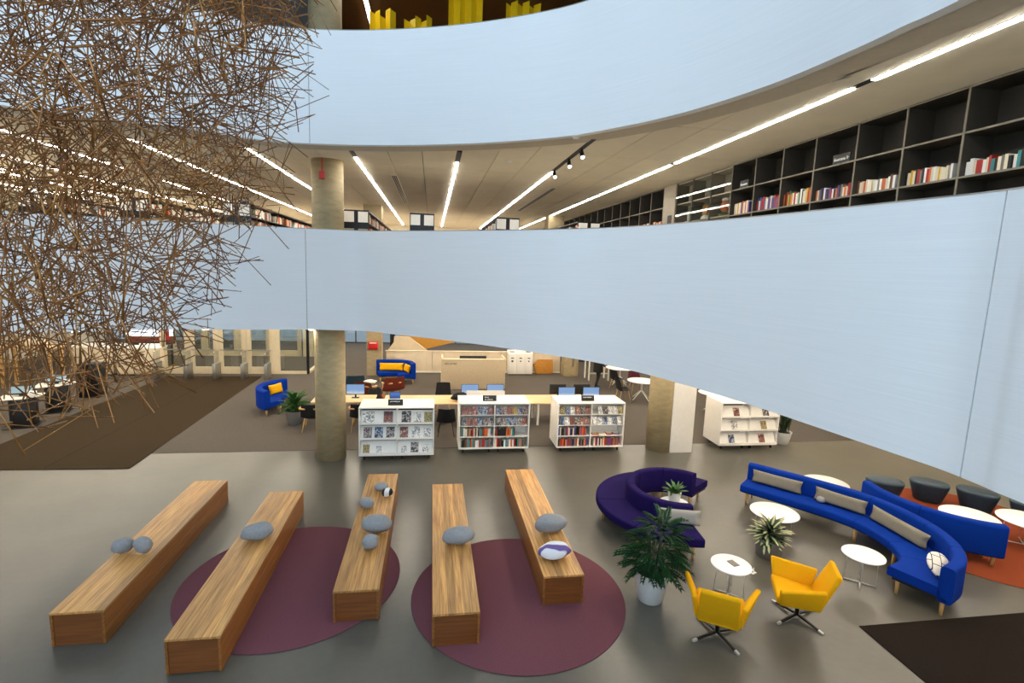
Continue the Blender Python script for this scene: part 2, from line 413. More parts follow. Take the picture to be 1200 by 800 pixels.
# curved balcony fronts, split where the panels meet
def balcony(name, curve, z0, z1, splits):
    root = setting(name); C = [p.xy for p in curve]; inner = offset2(C, -.14)
    cuts = [0]
    for sx, ymin in splits:
        cuts.append(min(range(len(C)), key=lambda i: abs(C[i].x-sx) + (0 if C[i].y > ymin else 99) if ymin > 8 else abs(C[i].y-sx) + (0 if C[i].x > 2 else 99)))
    cuts.append(len(C)-1)
    for a, b_ in zip(cuts, cuts[1:]):
        seg = C[a:b_+1]; ins = inner[a:b_+1]
        g = .006
        seg = [p.copy() for p in seg]; ins = [p.copy() for p in ins]
        if a: d = (seg[1]-seg[0]).normalized()*g; seg[0] += d; ins[0] += d
        if b_ < len(C)-1: d = (seg[-2]-seg[-1]).normalized()*g; seg[-1] += d; ins[-1] += d
        po = MB().loft([[(p.x, p.y, z0), (p.x, p.y, z1), (q.x, q.y, z1), (q.x, q.y, z0)] for p, q in zip(seg, ins)], True).build('parapet_panel', 'parapet', root)
        po.data.set_sharp_from_angle(angle=.6)
    cap_o = offset2(C, .004); cap_i = offset2(C, -.15)
    MB().loft([[(p.x, p.y, z1), (p.x, p.y, z1+.012), (q.x, q.y, z1+.012), (q.x, q.y, z1)] for p, q in zip(cap_o, cap_i)], False).build('coping', 'steel', root)
    back = offset2(C, -.02); b2 = offset2(C, -.12)
    MB().loft([[(p.x, p.y, z0+.02), (p.x, p.y, z1-.02), (q.x, q.y, z1-.02), (q.x, q.y, z0+.02)] for p, q in zip(back, b2)], False).build('backing', 'casework_edge', root)
balcony('wall_balcony_lower', LOWC, Z1C, Z2P, [(-2.78, 9), (3.37, 0)])
balcony('wall_balcony_upper', UPC, Z2C, Z3P, [(-2.4, 9)])

# second-storey ceiling: curved rim, then rows of panels between the light slots
rim_in = offset2([p.xy for p in UPC], -.55); rim_out = offset2([p.xy for p in UPC], -.13)
ceil2 = setting('ceiling_panelled')
pr_ = [p.xy[:] for p in UPC]+[p[:] for p in rim_in[::-1]]
rimm = MB()
for i in range(len(UPC)-1):
    a, b_, c_, d_ = rim_out[i], rim_out[i+1], rim_in[i+1], rim_in[i]
    rimm.add([(p.x, p.y, Z2C) for p in (a, b_, c_, d_)], [(0, 1, 2, 3)])
rimm.build('rim', 'ceiling_rim', ceil2)
mono = []
for p in rim_in:
    if p.y > 0 and (not mono or p.x > mono[-1].x): mono.append(p)
def gup(x):
    if x >= mono[-1].x: return -8.
    if x <= mono[0].x: return mono[0].y
    for p, q in zip(mono, mono[1:]):
        if p.x <= x <= q.x: return p.y+(q.y-p.y)*(x-p.x)/(q.x-p.x)
LX = [5.0, 2.79, .52, -1.70, -3.87, -6.05, -8.25, -10.45, -12.65, -14.85]
edges = [6.16]+LX+[-17.5]
def panel(x0, x1, y0, y1):
    xs = [x0+(x1-x0)*i/6 for i in range(7)]; lo = [max(y0, gup(x)) for x in xs]
    if min(lo) >= y1-.05: return
    poly = [(x, min(l, y1-.01)) for x, l in zip(xs, lo)]+[(x1, y1), (x0, y1)]
    MB().prism(poly, Z2C, Z2C+.03).build('ceiling_panel', 'ceiling_panel', ceil2)
for i in range(len(edges)-1):
    xr, xl = edges[i]-.05, edges[i+1]+.05
    if i == 0: xr = 6.62; cols = [(4.79+.0, 4.79)]
    n = 1 if i == 0 else 3
    for k in range(n):
        a = xl+(xr-xl)*k/n; b_ = xl+(xr-xl)*(k+1)/n
        y = -2. if i == 0 else 3.2
        step = 6.0 if i == 0 else 2.42
        if i > 1: y = 8.04
        while y < YF:
            panel(a+.006, b_-.006, y+.006, min(y+step, YF)-.006); y += step
panel(4.83, 4.944, -8, 3.19)
# linear lights of the second storey
starts = [(-2, -2), (9.2, 12.45), (10.98, 12.04), (11.62, 12.24), (11.38, 12.0), (11.3, 11.9), (11.0, 11.3), (10.5, 10.8), (9.4, 9.8), (8, 8.4)]
near = ['over the aisle by the dark wall bookcases', 'with three track spotlights at its end', 'above the bookstack whose ends face the void', 'just beyond the round column',
        'passing behind the round column', 'behind the hanging rod sculpture', 'far behind the hanging rods', 'third beyond the round column', 'towards the side wall', 'beside the side wall']
ticks = [5.78, 10.72, 15.6, 20.3, 25.1, 29.9]
for i, (x, (ya, yb)) in enumerate(zip(LX, starts)):
    t = thing('linear_light', 'long recessed linear ceiling light '+near[i], 'ceiling light', (x, 0, 0), 0, 'linear ceiling lights of the upper floor')
    B(-.043, .043, ya, 31.5, Z2C-.002, Z2C+.05).build('track', 'black', t)
    ys = [yb]+[k for k in ticks if k > yb+.5]+[31.5]
    for a, b_ in zip(ys, ys[1:]):
        g0 = .22 if a in ticks else 0
        g1 = .22 if b_ in ticks else 0
        if a == 5.78: g0 = .3
        if b_ == 5.78: g1 = .3
        B(-.031, .031, a+g0*.5, b_-g1*.5, Z2C-.012, Z2C-.002).build('diffuser', 'lamp2', t)
    if i == 1:
        for y in (9.95, 10.9, 12.2):
            s_ = MB().cyl((0, y, Z2C), (0, y, Z2C-.06), .02).cyl((0, y+.03, Z2C-.05), (0, y-.07, Z2C-.17), .042).build('spotlight', 'black', t)
            MB().cyl((0, y-.07, Z2C-.17), (0, y-.075, Z2C-.176), .036).build('lens', 'spot_lens', s_)
for x, y0, y1, lb in ((-1.02, 14.3, 20.4, 'grey slot air diffuser in the ceiling beyond the round column'), (3.4, 14.8, 21.1, 'grey slot air diffuser in the ceiling by the track spotlights')):
    t = thing('air_diffuser', lb, 'vent', (x, 0, Z2C))
    B(-.09, .09, y0, y1, -.008, 0).build('frame', 'white', t)
    for k in (-.045, 0, .045): B(k-.014, k+.014, y0+.05, y1-.05, -.012, -.008).build('slot', 'black', t)
for x, y, lb in ((596, 188, 'small white ceiling disc between two linear lights'), (675, 160, 'small white ceiling disc beside the black spotlight track'), (569, 225, 'small white ceiling disc deep in the upper floor')):
    p = PZ(x, y, Z2C); tag(MB().lathe([(.0, -.035), (.05, -.035), (.07, -.01), (.075, 0)], 16).build('smoke_detector', 'white', None, 0, p), lb, 'detector')
# linear lights under the first-storey ceiling
low_in = offset2([p.xy for p in LOWC], -.3); mono1 = []
for p in low_in:
    if p.y > 0 and (not mono1 or p.x > mono1[-1].x): mono1.append(p)
def glow(x):
    if x >= mono1[-1].x: return 1.0
    if x <= mono1[0].x: return mono1[0].y
    for p, q in zip(mono1, mono1[1:]):
        if p.x <= x <= q.x: return p.y+(q.y-p.y)*(x-p.x)/(q.x-p.x)
for i in range(13):
    x = 12.6-2.2*i; ya = glow(x)
    t = thing('linear_light', 'linear light strip under the ground floor ceiling', 'ceiling light', (x, 0, 0), 0, 'ceiling lights of the ground floor')
    B(-.07, .07, ya, 31, Z1C-.04, Z1C-.004).build('housing', 'white', t)
    B(-.05, .05, ya+.05, 30.95, Z1C-.052, Z1C-.04).build('diffuser', 'lamp1', t)
for i, x in enumerate((-1.72, .6, 2.9)):  # strips behind the yellow screens are added out of view to brighten them
    t = thing('linear_light', ('slanting light strip under the brown top ceiling', 'added hidden light strip behind the tallest yellow screen on the top floor', 'added hidden light strip behind the farthest yellow screens on the top floor')[i], 'ceiling light', (x, 0, 0))
    ya = 12.0 if i == 0 else 15
    B(-.06, .06, ya, 19, Z3C-.035, Z3C-.005).build('housing', 'white', t)
    B(-.045, .045, ya+.1, 18.9, Z3C-.045, Z3C-.035).build('diffuser', 'lamp3', t)

# columns
def column(name, x, y, r, z0, z1): return struct(MB().cyl((x, y, z0), (x, y, z1), r, n=40).build(name, 'column'))
column('column_ground', -2.42, 12.87, .355, 0, Z1C); column('column_upper', -2.42, 12.87, .355, Z2F, Z2C); column('column_top', -2.42, 12.87, .355, Z3F, Z3C)
column('column_ground_right', 6.27, 12.98, .36, 0, Z1C)
struct(B(6.42, 7.06, 12.62, 13.3, 0, Z1C).build('trim_1', 'white', bevel=.006))
struct(B(-2.72, -2.10, 22.5, 23.1, 0, Z1C).build('column_red_box', 'column')); struct(B(-2.72, -2.02, 21.6, 22.3, Z2F, Z2C).build('column_upper_far', 'column'))
struct(B(6.0, 6.66, 22.5, 23.1, 0, Z1C).build('column_stub', 'column'))
struct(B(4.9, 5.6, 22.2, 22.9, Z2F, Z2C).build('column_upper_far_right', 'column'))

# far glazing of the ground floor, snow outside
struct(B(XL-20, XR+20, YF+.4, 90, -.35, -.05).build('ground_outside', 'asphalt'))
gl = setting('window_1')
for i in range(23):
    x = XL+1.5*i; B(x-.03, x+.03, YF-.05, YF+.07, 0, Z1C).build('mullion', 'dark_wall', gl)
    if i < 22: B(x+.03, x+1.47, YF, YF+.012, .06, Z1C).build('pane', 'glass', gl)
B(XL, XR, YF-.05, YF+.07, 0, .06).build('sill', 'dark_wall', gl); B(XL, XR, YF-.05, YF+.07, 1.05, 1.1).build('transom', 'dark_wall', gl)

# entrance: row of glass doors with push bars, a return of glass, a second row behind
def doors(y, xs, depth_label, n0):
    for i, (a, b_) in enumerate(zip(xs, xs[1:])):
        d = setting('door_%d' % (n0+i))
        for x in (a+.09, b_-.09): B(x-.09, x+.09, y-.06, y+.06, 0, Z1C).build('stile', 'door_frame', d, .008)
        B(a+.18, b_-.18, y-.04, y+.04, 0, .3).build('bottom_rail', 'door_frame', d)
        B(a+.18, b_-.18, y-.04, y+.04, 2.3, 2.45).build('top_rail', 'door_frame', d)
        B(a+.18, b_-.18, y-.006, y+.006, .3, 2.3).build('pane', 'glass', d)
        B(a+.18, b_-.18, y-.006, y+.006, 2.45, Z1C).build('pane', 'glass', d)
        MB().box(a+.1, b_-.1, y-.13, y-.10, 1.0, 1.05).box(a+.12, a+.15, y-.12, y, 1.0, 1.05).box(b_-.15, b_-.12, y-.12, y, 1.0, 1.05).build('push_bar', 'steel', d)
doors(22.85, [-10.95, -9.85, -8.75, -7.65, -6.55], '', 1)
doors(27.2, [-12.5, -11, -9.5, -8, -6.5], '', 5)
d = setting('window_2')
B(-6.55, -6.33, 22.79, 22.91, 0, Z1C).build('post', 'door_frame', d)
B(-6.33, -5.25, 22.8, 22.9, 0, .12).build('sill', 'door_frame', d); B(-6.33, -5.25, 22.845, 22.857, .12, Z1C).build('pane', 'glass', d)
B(-5.25, -5.15, 22.8, 22.9, 0, Z1C).build('post', 'black_metal', d)
B(-5.25, -5.15, 22.9, 27.2, 0, .12).build('sill', 'door_frame', d); B(-5.206, -5.194, 22.9, 27.2, .12, Z1C).build('pane', 'glass', d)
B(-6.4, -5.9, 27.1, 27.4, 0, Z1C).build('post', 'door_frame', d); B(-5.7, -5.1, 27.1, 27.4, 0, Z1C).build('post', 'door_frame', d)

# ================================================================== FLOOR COVERINGS
def disc(name, matn, x, y, r, z, h, label, cat):
    return tag(MB().lathe([(0, 0), (r-.006, 0), (r, .003), (r, h-.003), (r-.004, h), (0, h)], 96).build(name, matn, None, 0, (x, y, z)), label, cat)
disc('round_rug', 'rug_plum', -2.02, 7.7, 1.58, .001, .012, 'round plum carpet under the two benches beside the stone pillow cluster', 'rug')
disc('round_rug', 'rug_plum', 1.33, 6.98, 1.57, .001, .012, 'round plum carpet under the bench with the violet pillow', 'rug')
disc('round_rug', 'rug_orange', 10.6, 8.0, 2.05, .001, .012, 'large round rust orange carpet beneath the dark ottomans', 'rug')
t = tag(MB().prism([(-10.6, 12.48), (-6.72, 12.34), (-6.9, 22.3), (-10.5, 22.3)], .007, .016).build('entrance_mat', 'mat_brown'), 'long brown ribbed entrance mat leading to the glass doors', 'mat')
B(-8.52, -8.5, 12.45, 22.3, .0155, .0165).build('seam', 'mat_dark', t)
tag(B(5.98, 9.6, 3.2, 5.78, .001, .012).build('entrance_mat', 'mat_dark', bevel=.003), 'square dark brown mat lying beside the blue sofa end', 'mat')

# ================================================================== BENCHES
def bench():
    t = link('bench', None)
    L, W, H = 3.95, .6, .45
    B(.03, W-.03, .03, L-.03, .02, H-.03).build('core', 'wood_dark_edge', t)
    n = 6
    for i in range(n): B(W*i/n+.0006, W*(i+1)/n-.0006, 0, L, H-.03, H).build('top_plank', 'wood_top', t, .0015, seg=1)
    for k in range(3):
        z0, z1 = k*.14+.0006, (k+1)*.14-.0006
        B(0, .03, 0, L, z0, z1).build('side_plank', 'wood_side_shade', t, .0015, seg=1)
        B(W-.03, W, 0, L, z0, z1).build('side_plank', 'wood_side_shade', t, .0015, seg=1)
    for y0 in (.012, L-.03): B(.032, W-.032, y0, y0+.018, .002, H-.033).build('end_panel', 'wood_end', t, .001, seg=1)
    return t
bp = [(-4.55, 6.52, 'carrying two small grey stone pillows'), (-2.97, 5.88, 'carrying one grey stone pillow on the plum rug edge'), (-1.25, 6.6, 'carrying the cluster of five stone pillows'),
      (.06, 6.0, 'carrying one grey oval stone pillow between both rugs'), (1.63, 6.66, 'carrying a violet streaked pillow and a grey one')]
b0 = bench()
for i, (x, y, lb) in enumerate(bp):
    o = b0 if i == 0 else copy_tree(b0, (x, y, 0))
    o.location = (x, y, .001 if i in (0,) else .014); tag(o, 'long oak plank bench '+lb, 'bench', 'oak benches in a row')
bpy.context.view_layer.update()

# ================================================================== STONE PILLOWS
def stone(px, py, wpx, hpx, rz, matn, label, seed, ztop=.464, dep=.8):
    p = PZ(px, py+hpx*.28, ztop); k = (p-CAM).dot(_fw)/FPX
    rx = wpx*k/2; rz_ = hpx*k*.40; ry = rx*dep
    mb = MB().ell((0, 0, 0), rx, ry, rz_, 24, 14, None, .16, seed, .85)
    return tag(mb.build('stone_pillow', matn, None, 0, (p.x, p.y, ztop+rz_*1.08), rz), label, 'pillow', 'pebble shaped felt pillows')
stone(145, 641, 22, 20, .3, 'stone', 'grey pebble pillow, one of two touching on a bench', 1)
stone(168, 641, 22, 22, -.5, 'stone', 'grey pebble pillow with a dimple, touching its twin', 2)
stone(302, 625, 36, 23, .35, 'stone', 'single grey pebble pillow on the bench at the plum rug edge', 3, dep=.6)
stone(447, 571, 16, 11, 0, 'stone', 'small grey pebble pillow behind the striped one', 4)
stone(454, 578, 13, 12, .5, 'stone_stripe', 'small white pebble pillow with a black stripe', 5)
stone(430, 591, 17, 16, 0, 'stone', 'round grey pebble pillow alone at the bench edge', 6)
stone(441, 616, 36, 24, 0, 'stone', 'largest grey pebble pillow in the cluster of five', 7, dep=.62)
stone(434, 637, 19, 21, .4, 'stone', 'small grey pebble pillow leaning at the largest one of the cluster', 8)
stone(537, 630, 37, 23, 0, 'stone', 'grey oval pebble pillow alone on the bench between the rugs', 9, dep=.62)
stone(645, 616, 38, 25, .1, 'stone', 'grey oval pebble pillow beside the violet streaked one', 10, dep=.62)
stone(650, 647, 39, 22, .1, 'stone_violet', 'white pebble pillow with violet streaks', 11, dep=.62)

# ================================================================== SOFAS
def rrect(u0, u1, z0, z1, r, n=4):
    out = []
    for cx, cz, a0 in ((u1-r, z1-r, 0), (u0+r, z1-r, 90), (u0+r, z0+r, 180), (u1-r, z0+r, 270)):
        for k in range(n+1):
            a = math.radians(a0+90*k/n); out.append((cx+r*math.cos(a), cz+r*math.sin(a)))
    return out
def sweep(secs, u0, u1, z0, z1, r, name, matn, parent):
    rings = []; n = len(secs)
    L0 = [(F-Bk).length for Bk, F in secs]
    for i, (Bk, F) in enumerate(secs):
        L = L0[i]; d = (F-Bk)/L; b_ = L+u1 if u1 <= 0 else u1
        rings.append([(Bk.x+d.x*u, Bk.y+d.y*u, z) for u, z in rrect(u0, b_, z0, z1, r)])
    # small rounding at the ends
    def shrink(rg, k):
        c = Vector((0, 0, 0))
        for p in rg: c += Vector(p)
        c /= len(rg); return [tuple(c+(Vector(p)-c)*k) for p in rg]
    rings = [shrink(rings[0], .93)]+rings+[shrink(rings[-1], .93)]
    for idx, nb in ((0, 2), (-1, -3)):
        pass
    o = MB().loft(rings).build(name, matn, parent); o.data.set_sharp_from_angle(angle=.9); return o
def sofa(name, label, matn, secs, nseg, seat=(.28, .43), back=(.2, .76), bt=.17, legs=None, gap=.005, cuts=None):
    t = thing(name, label, 'sofa', (0, 0, 0))
    n = len(secs)-1; cuts = cuts or [round(n*i/nseg) for i in range(nseg+1)]
    for a, b_ in zip(cuts, cuts[1:]):
        ss = [(p.copy(), q.copy()) for p, q in secs[a:b_+1]]
        for i, j in ((0, 1), (-1, -2)):
            for k in (0, 1):
                d = (secs[a:b_+1][j][k]-secs[a:b_+1][i][k]); ss[i][k].__iadd__(d.normalized()*gap)
        sweep(ss, bt-.03, 0, seat[0], seat[1], .035, 'seat_section', matn, t)
        sweep(ss, 0, bt, back[0], back[1], .05, 'backrest_section', matn, t)
        sweep(ss, .06, -.08, seat[0]-.035, seat[0]+.005, .008, 'base_frame', 'black', t)
    for i in cuts:
        Bk, F = secs[min(max(i, 1), n-1)]; L = (F-Bk).length; d = (F-Bk)/L
        for u in (.12, L-.13):
            p = Bk+d*u; MB().cyl((p.x, p.y, .0), (p.x, p.y, seat[0]-.03), .022, .03, 12).build('leg', 'wood_leg', t)
    return t
def arc(c, r, a0, a1, n): return [Vector((c[0]+r*math.cos(math.radians(a0+(a1-a0)*i/n)), c[1]+r*math.sin(math.radians(a0+(a1-a0)*i/n)))) for i in range(n+1)]
def from_back(bpts, n, d0, d1, sgn=1):
    bk = [p.xy for p in catmull(bpts, n)]; out = []
    for i, p in enumerate(bk):
        t_ = (bk[min(i+1, len(bk)-1)]-bk[max(i-1, 0)]).normalized(); d = d0+(d1-d0)*i/(len(bk)-1)
        out.append((p, p+Vector((t_.y, -t_.x))*d*sgn))
    return out
PC = (4.72, 8.95)
sofa('curved_sofa', 'dark purple C-shaped sofa with its backrest on the inner side', 'fabric_purple', list(zip(arc(PC, .76, 36, 264, 40), arc(PC, 1.5, 36, 264, 40))), 5, bt=.17, back=(.24, .75))
BB = [(7.0, 9.97), (7.47, 9.42), (7.92, 8.86), (8.25, 8.38), (8.45, 7.85), (8.50, 7.3), (8.42, 6.78), (8.17, 6.28), (7.8, 5.93), (7.4, 5.74)]
bs = from_back(BB, 6, .64, .82)
sofa('curved_sofa', 'long bright blue sofa hooking round at one end with grey cushions', 'fabric_blue', bs, 4, cuts=[0, 21, 33, 42, len(bs)-1], back=(.22, .77), bt=.18)
C2 = (10.3, 8.3)
b2s = list(zip(arc(C2, 1.66, 162, 247, 24), arc(C2, 1.09, 162, 247, 24)))
sofa('curved_sofa', 'blue curved sofa seen from behind, standing on the orange rug', 'fabric_blue', b2s, 2, back=(.2, .78), bt=.18)
CL = (-4.35, 17.25)
sofa('curved_sofa', 'small blue tub sofa with one yellow cushion beside the entrance mat', 'fabric_blue', list(zip(arc(CL, 1.15, 118, 236, 24), arc(CL, .42, 118, 236, 24))), 2, back=(.22, .82), bt=.2)
sofa('curved_sofa', 'blue curved sofa with two yellow cushions in front of the square column', 'fabric_blue', from_back([(-2.25, 21.75), (-1.75, 21.85), (-1.2, 21.8), (-.8, 21.55), (-.62, 21.1), (-.6, 20.8)], 6, .7, .7), 2, back=(.22, .86), bt=.2)

def cushion(Lx, Hz, T, n=14):
    mb = MB(); vs = []; fs = []
    for s_ in (1, -1):
        for j in range(n+1):
            for i in range(n+1):
                a, b_ = -1+2*i/n, -1+2*j/n
                th = T/2*max(0, (1-abs(a)**6))**.5*max(0, (1-abs(b_)**4))**.5
                x = a*Lx/2*(1-.05*(1-abs(b_))); z = b_*Hz/2*(1-.06*(1-abs(a)**2)*abs(b_))
                vs.append((x, s_*th, z))
    m_ = (n+1)**2
    for j in range(n):
        for i in range(n):
            q = (j*(n+1)+i, j*(n+1)+i+1, (j+1)*(n+1)+i+1, (j+1)*(n+1)+i)
            fs.append(q); fs.append(tuple(m_+k for k in q[::-1]))
    return mb.add(vs, fs, True)
def place_cushion(a, b_, z, Hz, T, matn, label, lean=.25, name='bolster_cushion'):
    a = Vector(a); b_ = Vector(b_); c = (a+b_)/2; L = (b_-a).length; ang = math.atan2(b_.y-a.y, b_.x-a.x)
    o = cushion(L, Hz, T).build(name, matn); o.rotation_euler = Matrix.Rotation(ang, 3, 'Z').to_4x4().to_3x3().to_euler()
    o.rotation_euler = (Matrix.Rotation(ang, 3, 'Z') @ Matrix.Rotation(lean, 3, 'X')).to_euler(); o.location = (c.x, c.y, z)
    return tag(o, label, 'cushion')
def along(secs, i0, i1, u): 
    r = []
    for i in (i0, i1):
        Bk, F = secs[i]; r.append(Bk+(F-Bk).normalized()*u)
    return r
a, b_ = along(bs, 1, 9, .25); place_cushion(a, b_, .57, .26, .13, 'fabric_grey', 'long grey bolster at the straight end of the blue sofa', -.2)
a, b_ = along(bs, 11, 21, .27); place_cushion(a, b_, .57, .26, .13, 'fabric_grey', 'long grey bolster behind the small stone pillow on the blue sofa', -.2)
a, b_ = along(bs, 22, 37, .29); place_cushion(a, b_, .57, .26, .13, 'fabric_grey', 'long grey bolster in the bend of the blue sofa', -.2)
ps = list(zip(arc(PC, .76, 36, 264, 40), arc(PC, 1.5, 36, 264, 40)))
place_cushion((4.02, 8.15), (4.72, 7.94), .565, .26, .13, 'fabric_palegrey', 'pale grey bolster on the purple sofa', -.2)
cs = list(zip(arc(CL, 1.15, 118, 236, 24), arc(CL, .42, 118, 236, 24)))
a, b_ = along(cs, 3, 11, .32); place_cushion(a, b_, .60, .32, .14, 'fabric_yellow', 'yellow cushion on the small blue tub sofa', .2)
place_cushion((-2.1, 21.52), (-1.1, 21.5), .60, .32, .14, 'fabric_yellow', 'long yellow cushion on the blue sofa by the square column', -.2)
place_cushion((-1.06, 21.42), (-.85, 20.95), .60, .32, .14, 'fabric_yellow', 'shorter yellow cushion at the bend of that blue sofa', -.2)
stone(962, 586, 11, 9, 0, 'stone', 'tiny grey pebble pillow on the blue sofa', 12, .43)
p = Vector((7.72, 6.23, .60)); o = MB().ell((0, 0, 0), .22, .17, .055, 24, 14, None, .1, 5, .8).build('stone_pillow', 'stone_grid', None, 0, (7.68, 6.22, .565)); o.rotation_euler = (.35, -.55, .9)
tag(o, 'white pillow with thin black crossing lines in the sofa hook', 'pillow')

# ottomans: tapering, D-shaped
def ottoman(x, y, rz, label):
    prof = [(.70, .02), (.72, .03), (.98, .36), (1.0, .39), (.99, .415), (.93, .435), (.6, .445), (0.02, .447)]
    out = []
    for k in range(32):
        a = 2*PI*k/32; r = 1/(abs(math.cos(a)/.36)**2.6+abs(math.sin(a)/(.27 if math.sin(a) < 0 else .24))**2.6)**(1/2.6)
        out.append((r*math.cos(a), r*math.sin(a)))
    t = thing('ottoman', label, 'ottoman', (x, y, .013), rz, 'dark leather ottomans on the orange rug')
    MB().loft([[(p[0]*k, p[1]*k, z) for p in out] for k, z in prof]).build('upholstery', 'leather_teal', t).data.set_sharp_from_angle(angle=.8)
    MB().loft([[(p[0]*k, p[1]*k, z) for p in out] for k, z in [(.66, 0), (.66, .02)]]).build('plinth', 'black', t)
ottoman(10.02, 9.55, -.5, 'dark teal leather ottoman hidden partly by the blue sofa tip')
ottoman(10.98, 9.38, -.75, 'dark teal leather ottoman, second along the rug edge from the sofa tip')
ottoman(11.62, 8.86, -.95, 'dark teal leather ottoman, third along the rug edge from the sofa tip')
ottoman(12.15, 8.2, -1.1, 'dark teal leather ottoman, fourth along the rug edge from the sofa tip')

# ================================================================== TABLES
def wire_table(x, y, r, h, label, rods=4, cross=.75, z0=0):
    t = thing('side_table', label, 'table', (x, y, z0), .35)
    MB().lathe([(0, h-.022), (r-.008, h-.022), (r, h-.014), (r, h-.004), (r-.004, h), (0, h)], 56).build('table_top', 'white_cool', t)
    q = r*cross
    for k in range(2):
        a = PI/2*k+.5; dx, dy = q*math.cos(a), q*math.sin(a)
        MB().tube([(-dx, -dy, .012), (0, 0, .02), (dx, dy, .012)], .010).build('cross_bar', 'chrome', t)
        for s_ in (1, -1): MB().cyl((s_*dx*.97, s_*dy*.97, .012), (s_*dx*.9, s_*dy*.9, h-.02), .004, n=8).build('rod', 'chrome', t)
    MB().cyl((0, 0, .02), (0, 0, h-.02), .011).build('pole', 'chrome', t)
    return t
wire_table(4.52, 6.65, .29, .5, 'small white round table with a tablet lying on it')
wire_table(6.84, 6.71, .30, .5, 'small white round table in front of the blue sofa bend')
wire_table(6.52, 8.43, .43, .38, 'low wide white table beside the variegated plant')
wire_table(10.02, 7.72, .455, .5, 'white round table just behind the curved blue sofa back', z0=.013)
wire_table(11.0, 7.46, .46, .5, 'white round table on the orange rug beside the sofa open end', z0=.013)
wire_table(4.76, 9.0, .28, .36, 'small white table inside the purple C-shaped sofa')
t = thing('side_table', 'white low table with pale wooden edge behind the long blue sofa', 'table', (8.5, 9.5, 0))
MB().lathe([(0, .41), (.43, .41), (.45, .425), (.45, .44), (0, .44)], 48).build('edge_ring', 'wood_desk', t); MB().lathe([(0, .44), (.435, .44), (.435, .446), (0, .446)], 48).build('table_top', 'white_cool', t)
for k in range(3): MB().cyl((.2*math.cos(k*2.1), .2*math.sin(k*2.1), .41), (.3*math.cos(k*2.1), .3*math.sin(k*2.1), 0), .02, .013).build('leg', 'wood_leg', t)
tb = thing('tablet', 'grey tablet lying on the small white round table', 'tablet', (4.56, 6.66, .501), .2)
B(-.055, .055, -.08, .08, 0, .008).build('body', 'pot_grey', tb, .003); B(-.045, .045, -.065, .065, .008, .009).build('screen', 'casework_edge', tb)
fb = thing('floor_socket', 'white floor socket with plug beside the small round table', 'socket', (5.26, 7.15, 0), .4)
B(-.05, .05, -.04, .04, 0, .012).build('plate', 'cable_white', fb, .003); MB().box(-.02, .02, -.015, .015, .012, .05).build('plug', 'cable_white', fb, .004); MB().tube([(0, 0, .045), (.06, .03, .05), (.12, .05, .01)], .006).build('cable', 'cable_white', fb)

# ================================================================== YELLOW SWIVEL CHAIRS
def slab4(q, t):
    q = [Vector(p) for p in q]; n = (q[2]-q[0]).cross(q[3]-q[1]).normalized()*t/2
    return MB().add([p-n for p in q]+[p+n for p in q], [(3, 2, 1, 0), (4, 5, 6, 7), (0, 1, 5, 4), (1, 2, 6, 5), (2, 3, 7, 6), (3, 0, 4, 7)])
def yellow_chair(x, y, rz, label):
    t = thing('swivel_armchair', label, 'armchair', (x, y, 0), rz, 'yellow swivel armchairs')
    slab4([(-.27, -.19, .30), (.27, -.19, .30), (.235, -.42, .84), (-.235, -.42, .84)], .075).build('backrest', 'fabric_yellow', t, .03, seg=3)
    for s_ in (1, -1):
        slab4([(s_*.26, -.20, .31), (s_*.31, .30, .33), (s_*.48, .33, .62), (s_*.30, -.27, .63)], .07).build('arm_wing', 'fabric_yellow', t, .028, seg=3)
    MB().add([(-.3, .33, .32), (.3, .33, .32), (.25, -.24, .28), (-.25, -.24, .28), (-.31, .33, .43), (.31, .33, .43), (.27, -.24, .38), (-.27, -.24, .38)],
             [(3, 2, 1, 0), (4, 5, 6, 7), (0, 1, 5, 4), (1, 2, 6, 5), (2, 3, 7, 6), (3, 0, 4, 7)]).build('seat', 'fabric_yellow', t, .03, seg=3)
    MB().add([(-.1, .12, .22), (.1, .12, .22), (.1, -.12, .22), (-.1, -.12, .22), (-.3, .31, .34), (.3, .31, .34), (.25, -.24, .31), (-.25, -.24, .31)],
             [(3, 2, 1, 0), (4, 5, 6, 7), (0, 1, 5, 4), (1, 2, 6, 5), (2, 3, 7, 6), (3, 0, 4, 7)]).build('underside', 'fabric_yellow', t, .015)
    MB().cyl((0, 0, .05), (0, 0, .24), .028).build('post', 'black_metal', t)
    for k in range(4):
        a = PI/4+PI/2*k; c, s_ = math.cos(a), math.sin(a)
        T = Matrix.Rotation(a, 4, 'Z')
        l_ = MB().add([T @ Vector(p) for p in ((0, -.022, .045), (.34, -.016, .008), (.34, .016, .008), (0, .022, .045), (0, -.022, .075), (.34, -.016, .028), (.34, .016, .028), (0, .022, .075))],
                 [(3, 2, 1, 0), (4, 5, 6, 7), (0, 1, 5, 4), (1, 2, 6, 5), (2, 3, 7, 6), (3, 0, 4, 7)]).build('base_leg', 'black_metal', t, .004)
        MB().add([T @ Vector(p) for p in ((.33, -.018, .0), (.40, -.017, .0), (.40, .017, .0), (.33, .018, .0), (.33, -.018, .031), (.40, -.015, .024), (.40, .015, .024), (.33, .018, .031))],
                 [(3, 2, 1, 0), (4, 5, 6, 7), (0, 1, 5, 4), (1, 2, 6, 5), (2, 3, 7, 6), (3, 0, 4, 7)]).build('tip', 'chrome', l_, .003)
yellow_chair(3.86, 5.84, math.radians(-33), 'yellow swivel armchair with its back turned, facing the tablet table')
yellow_chair(5.22, 6.06, math.radians(62), 'yellow swivel armchair between the two small white tables, seat visible')

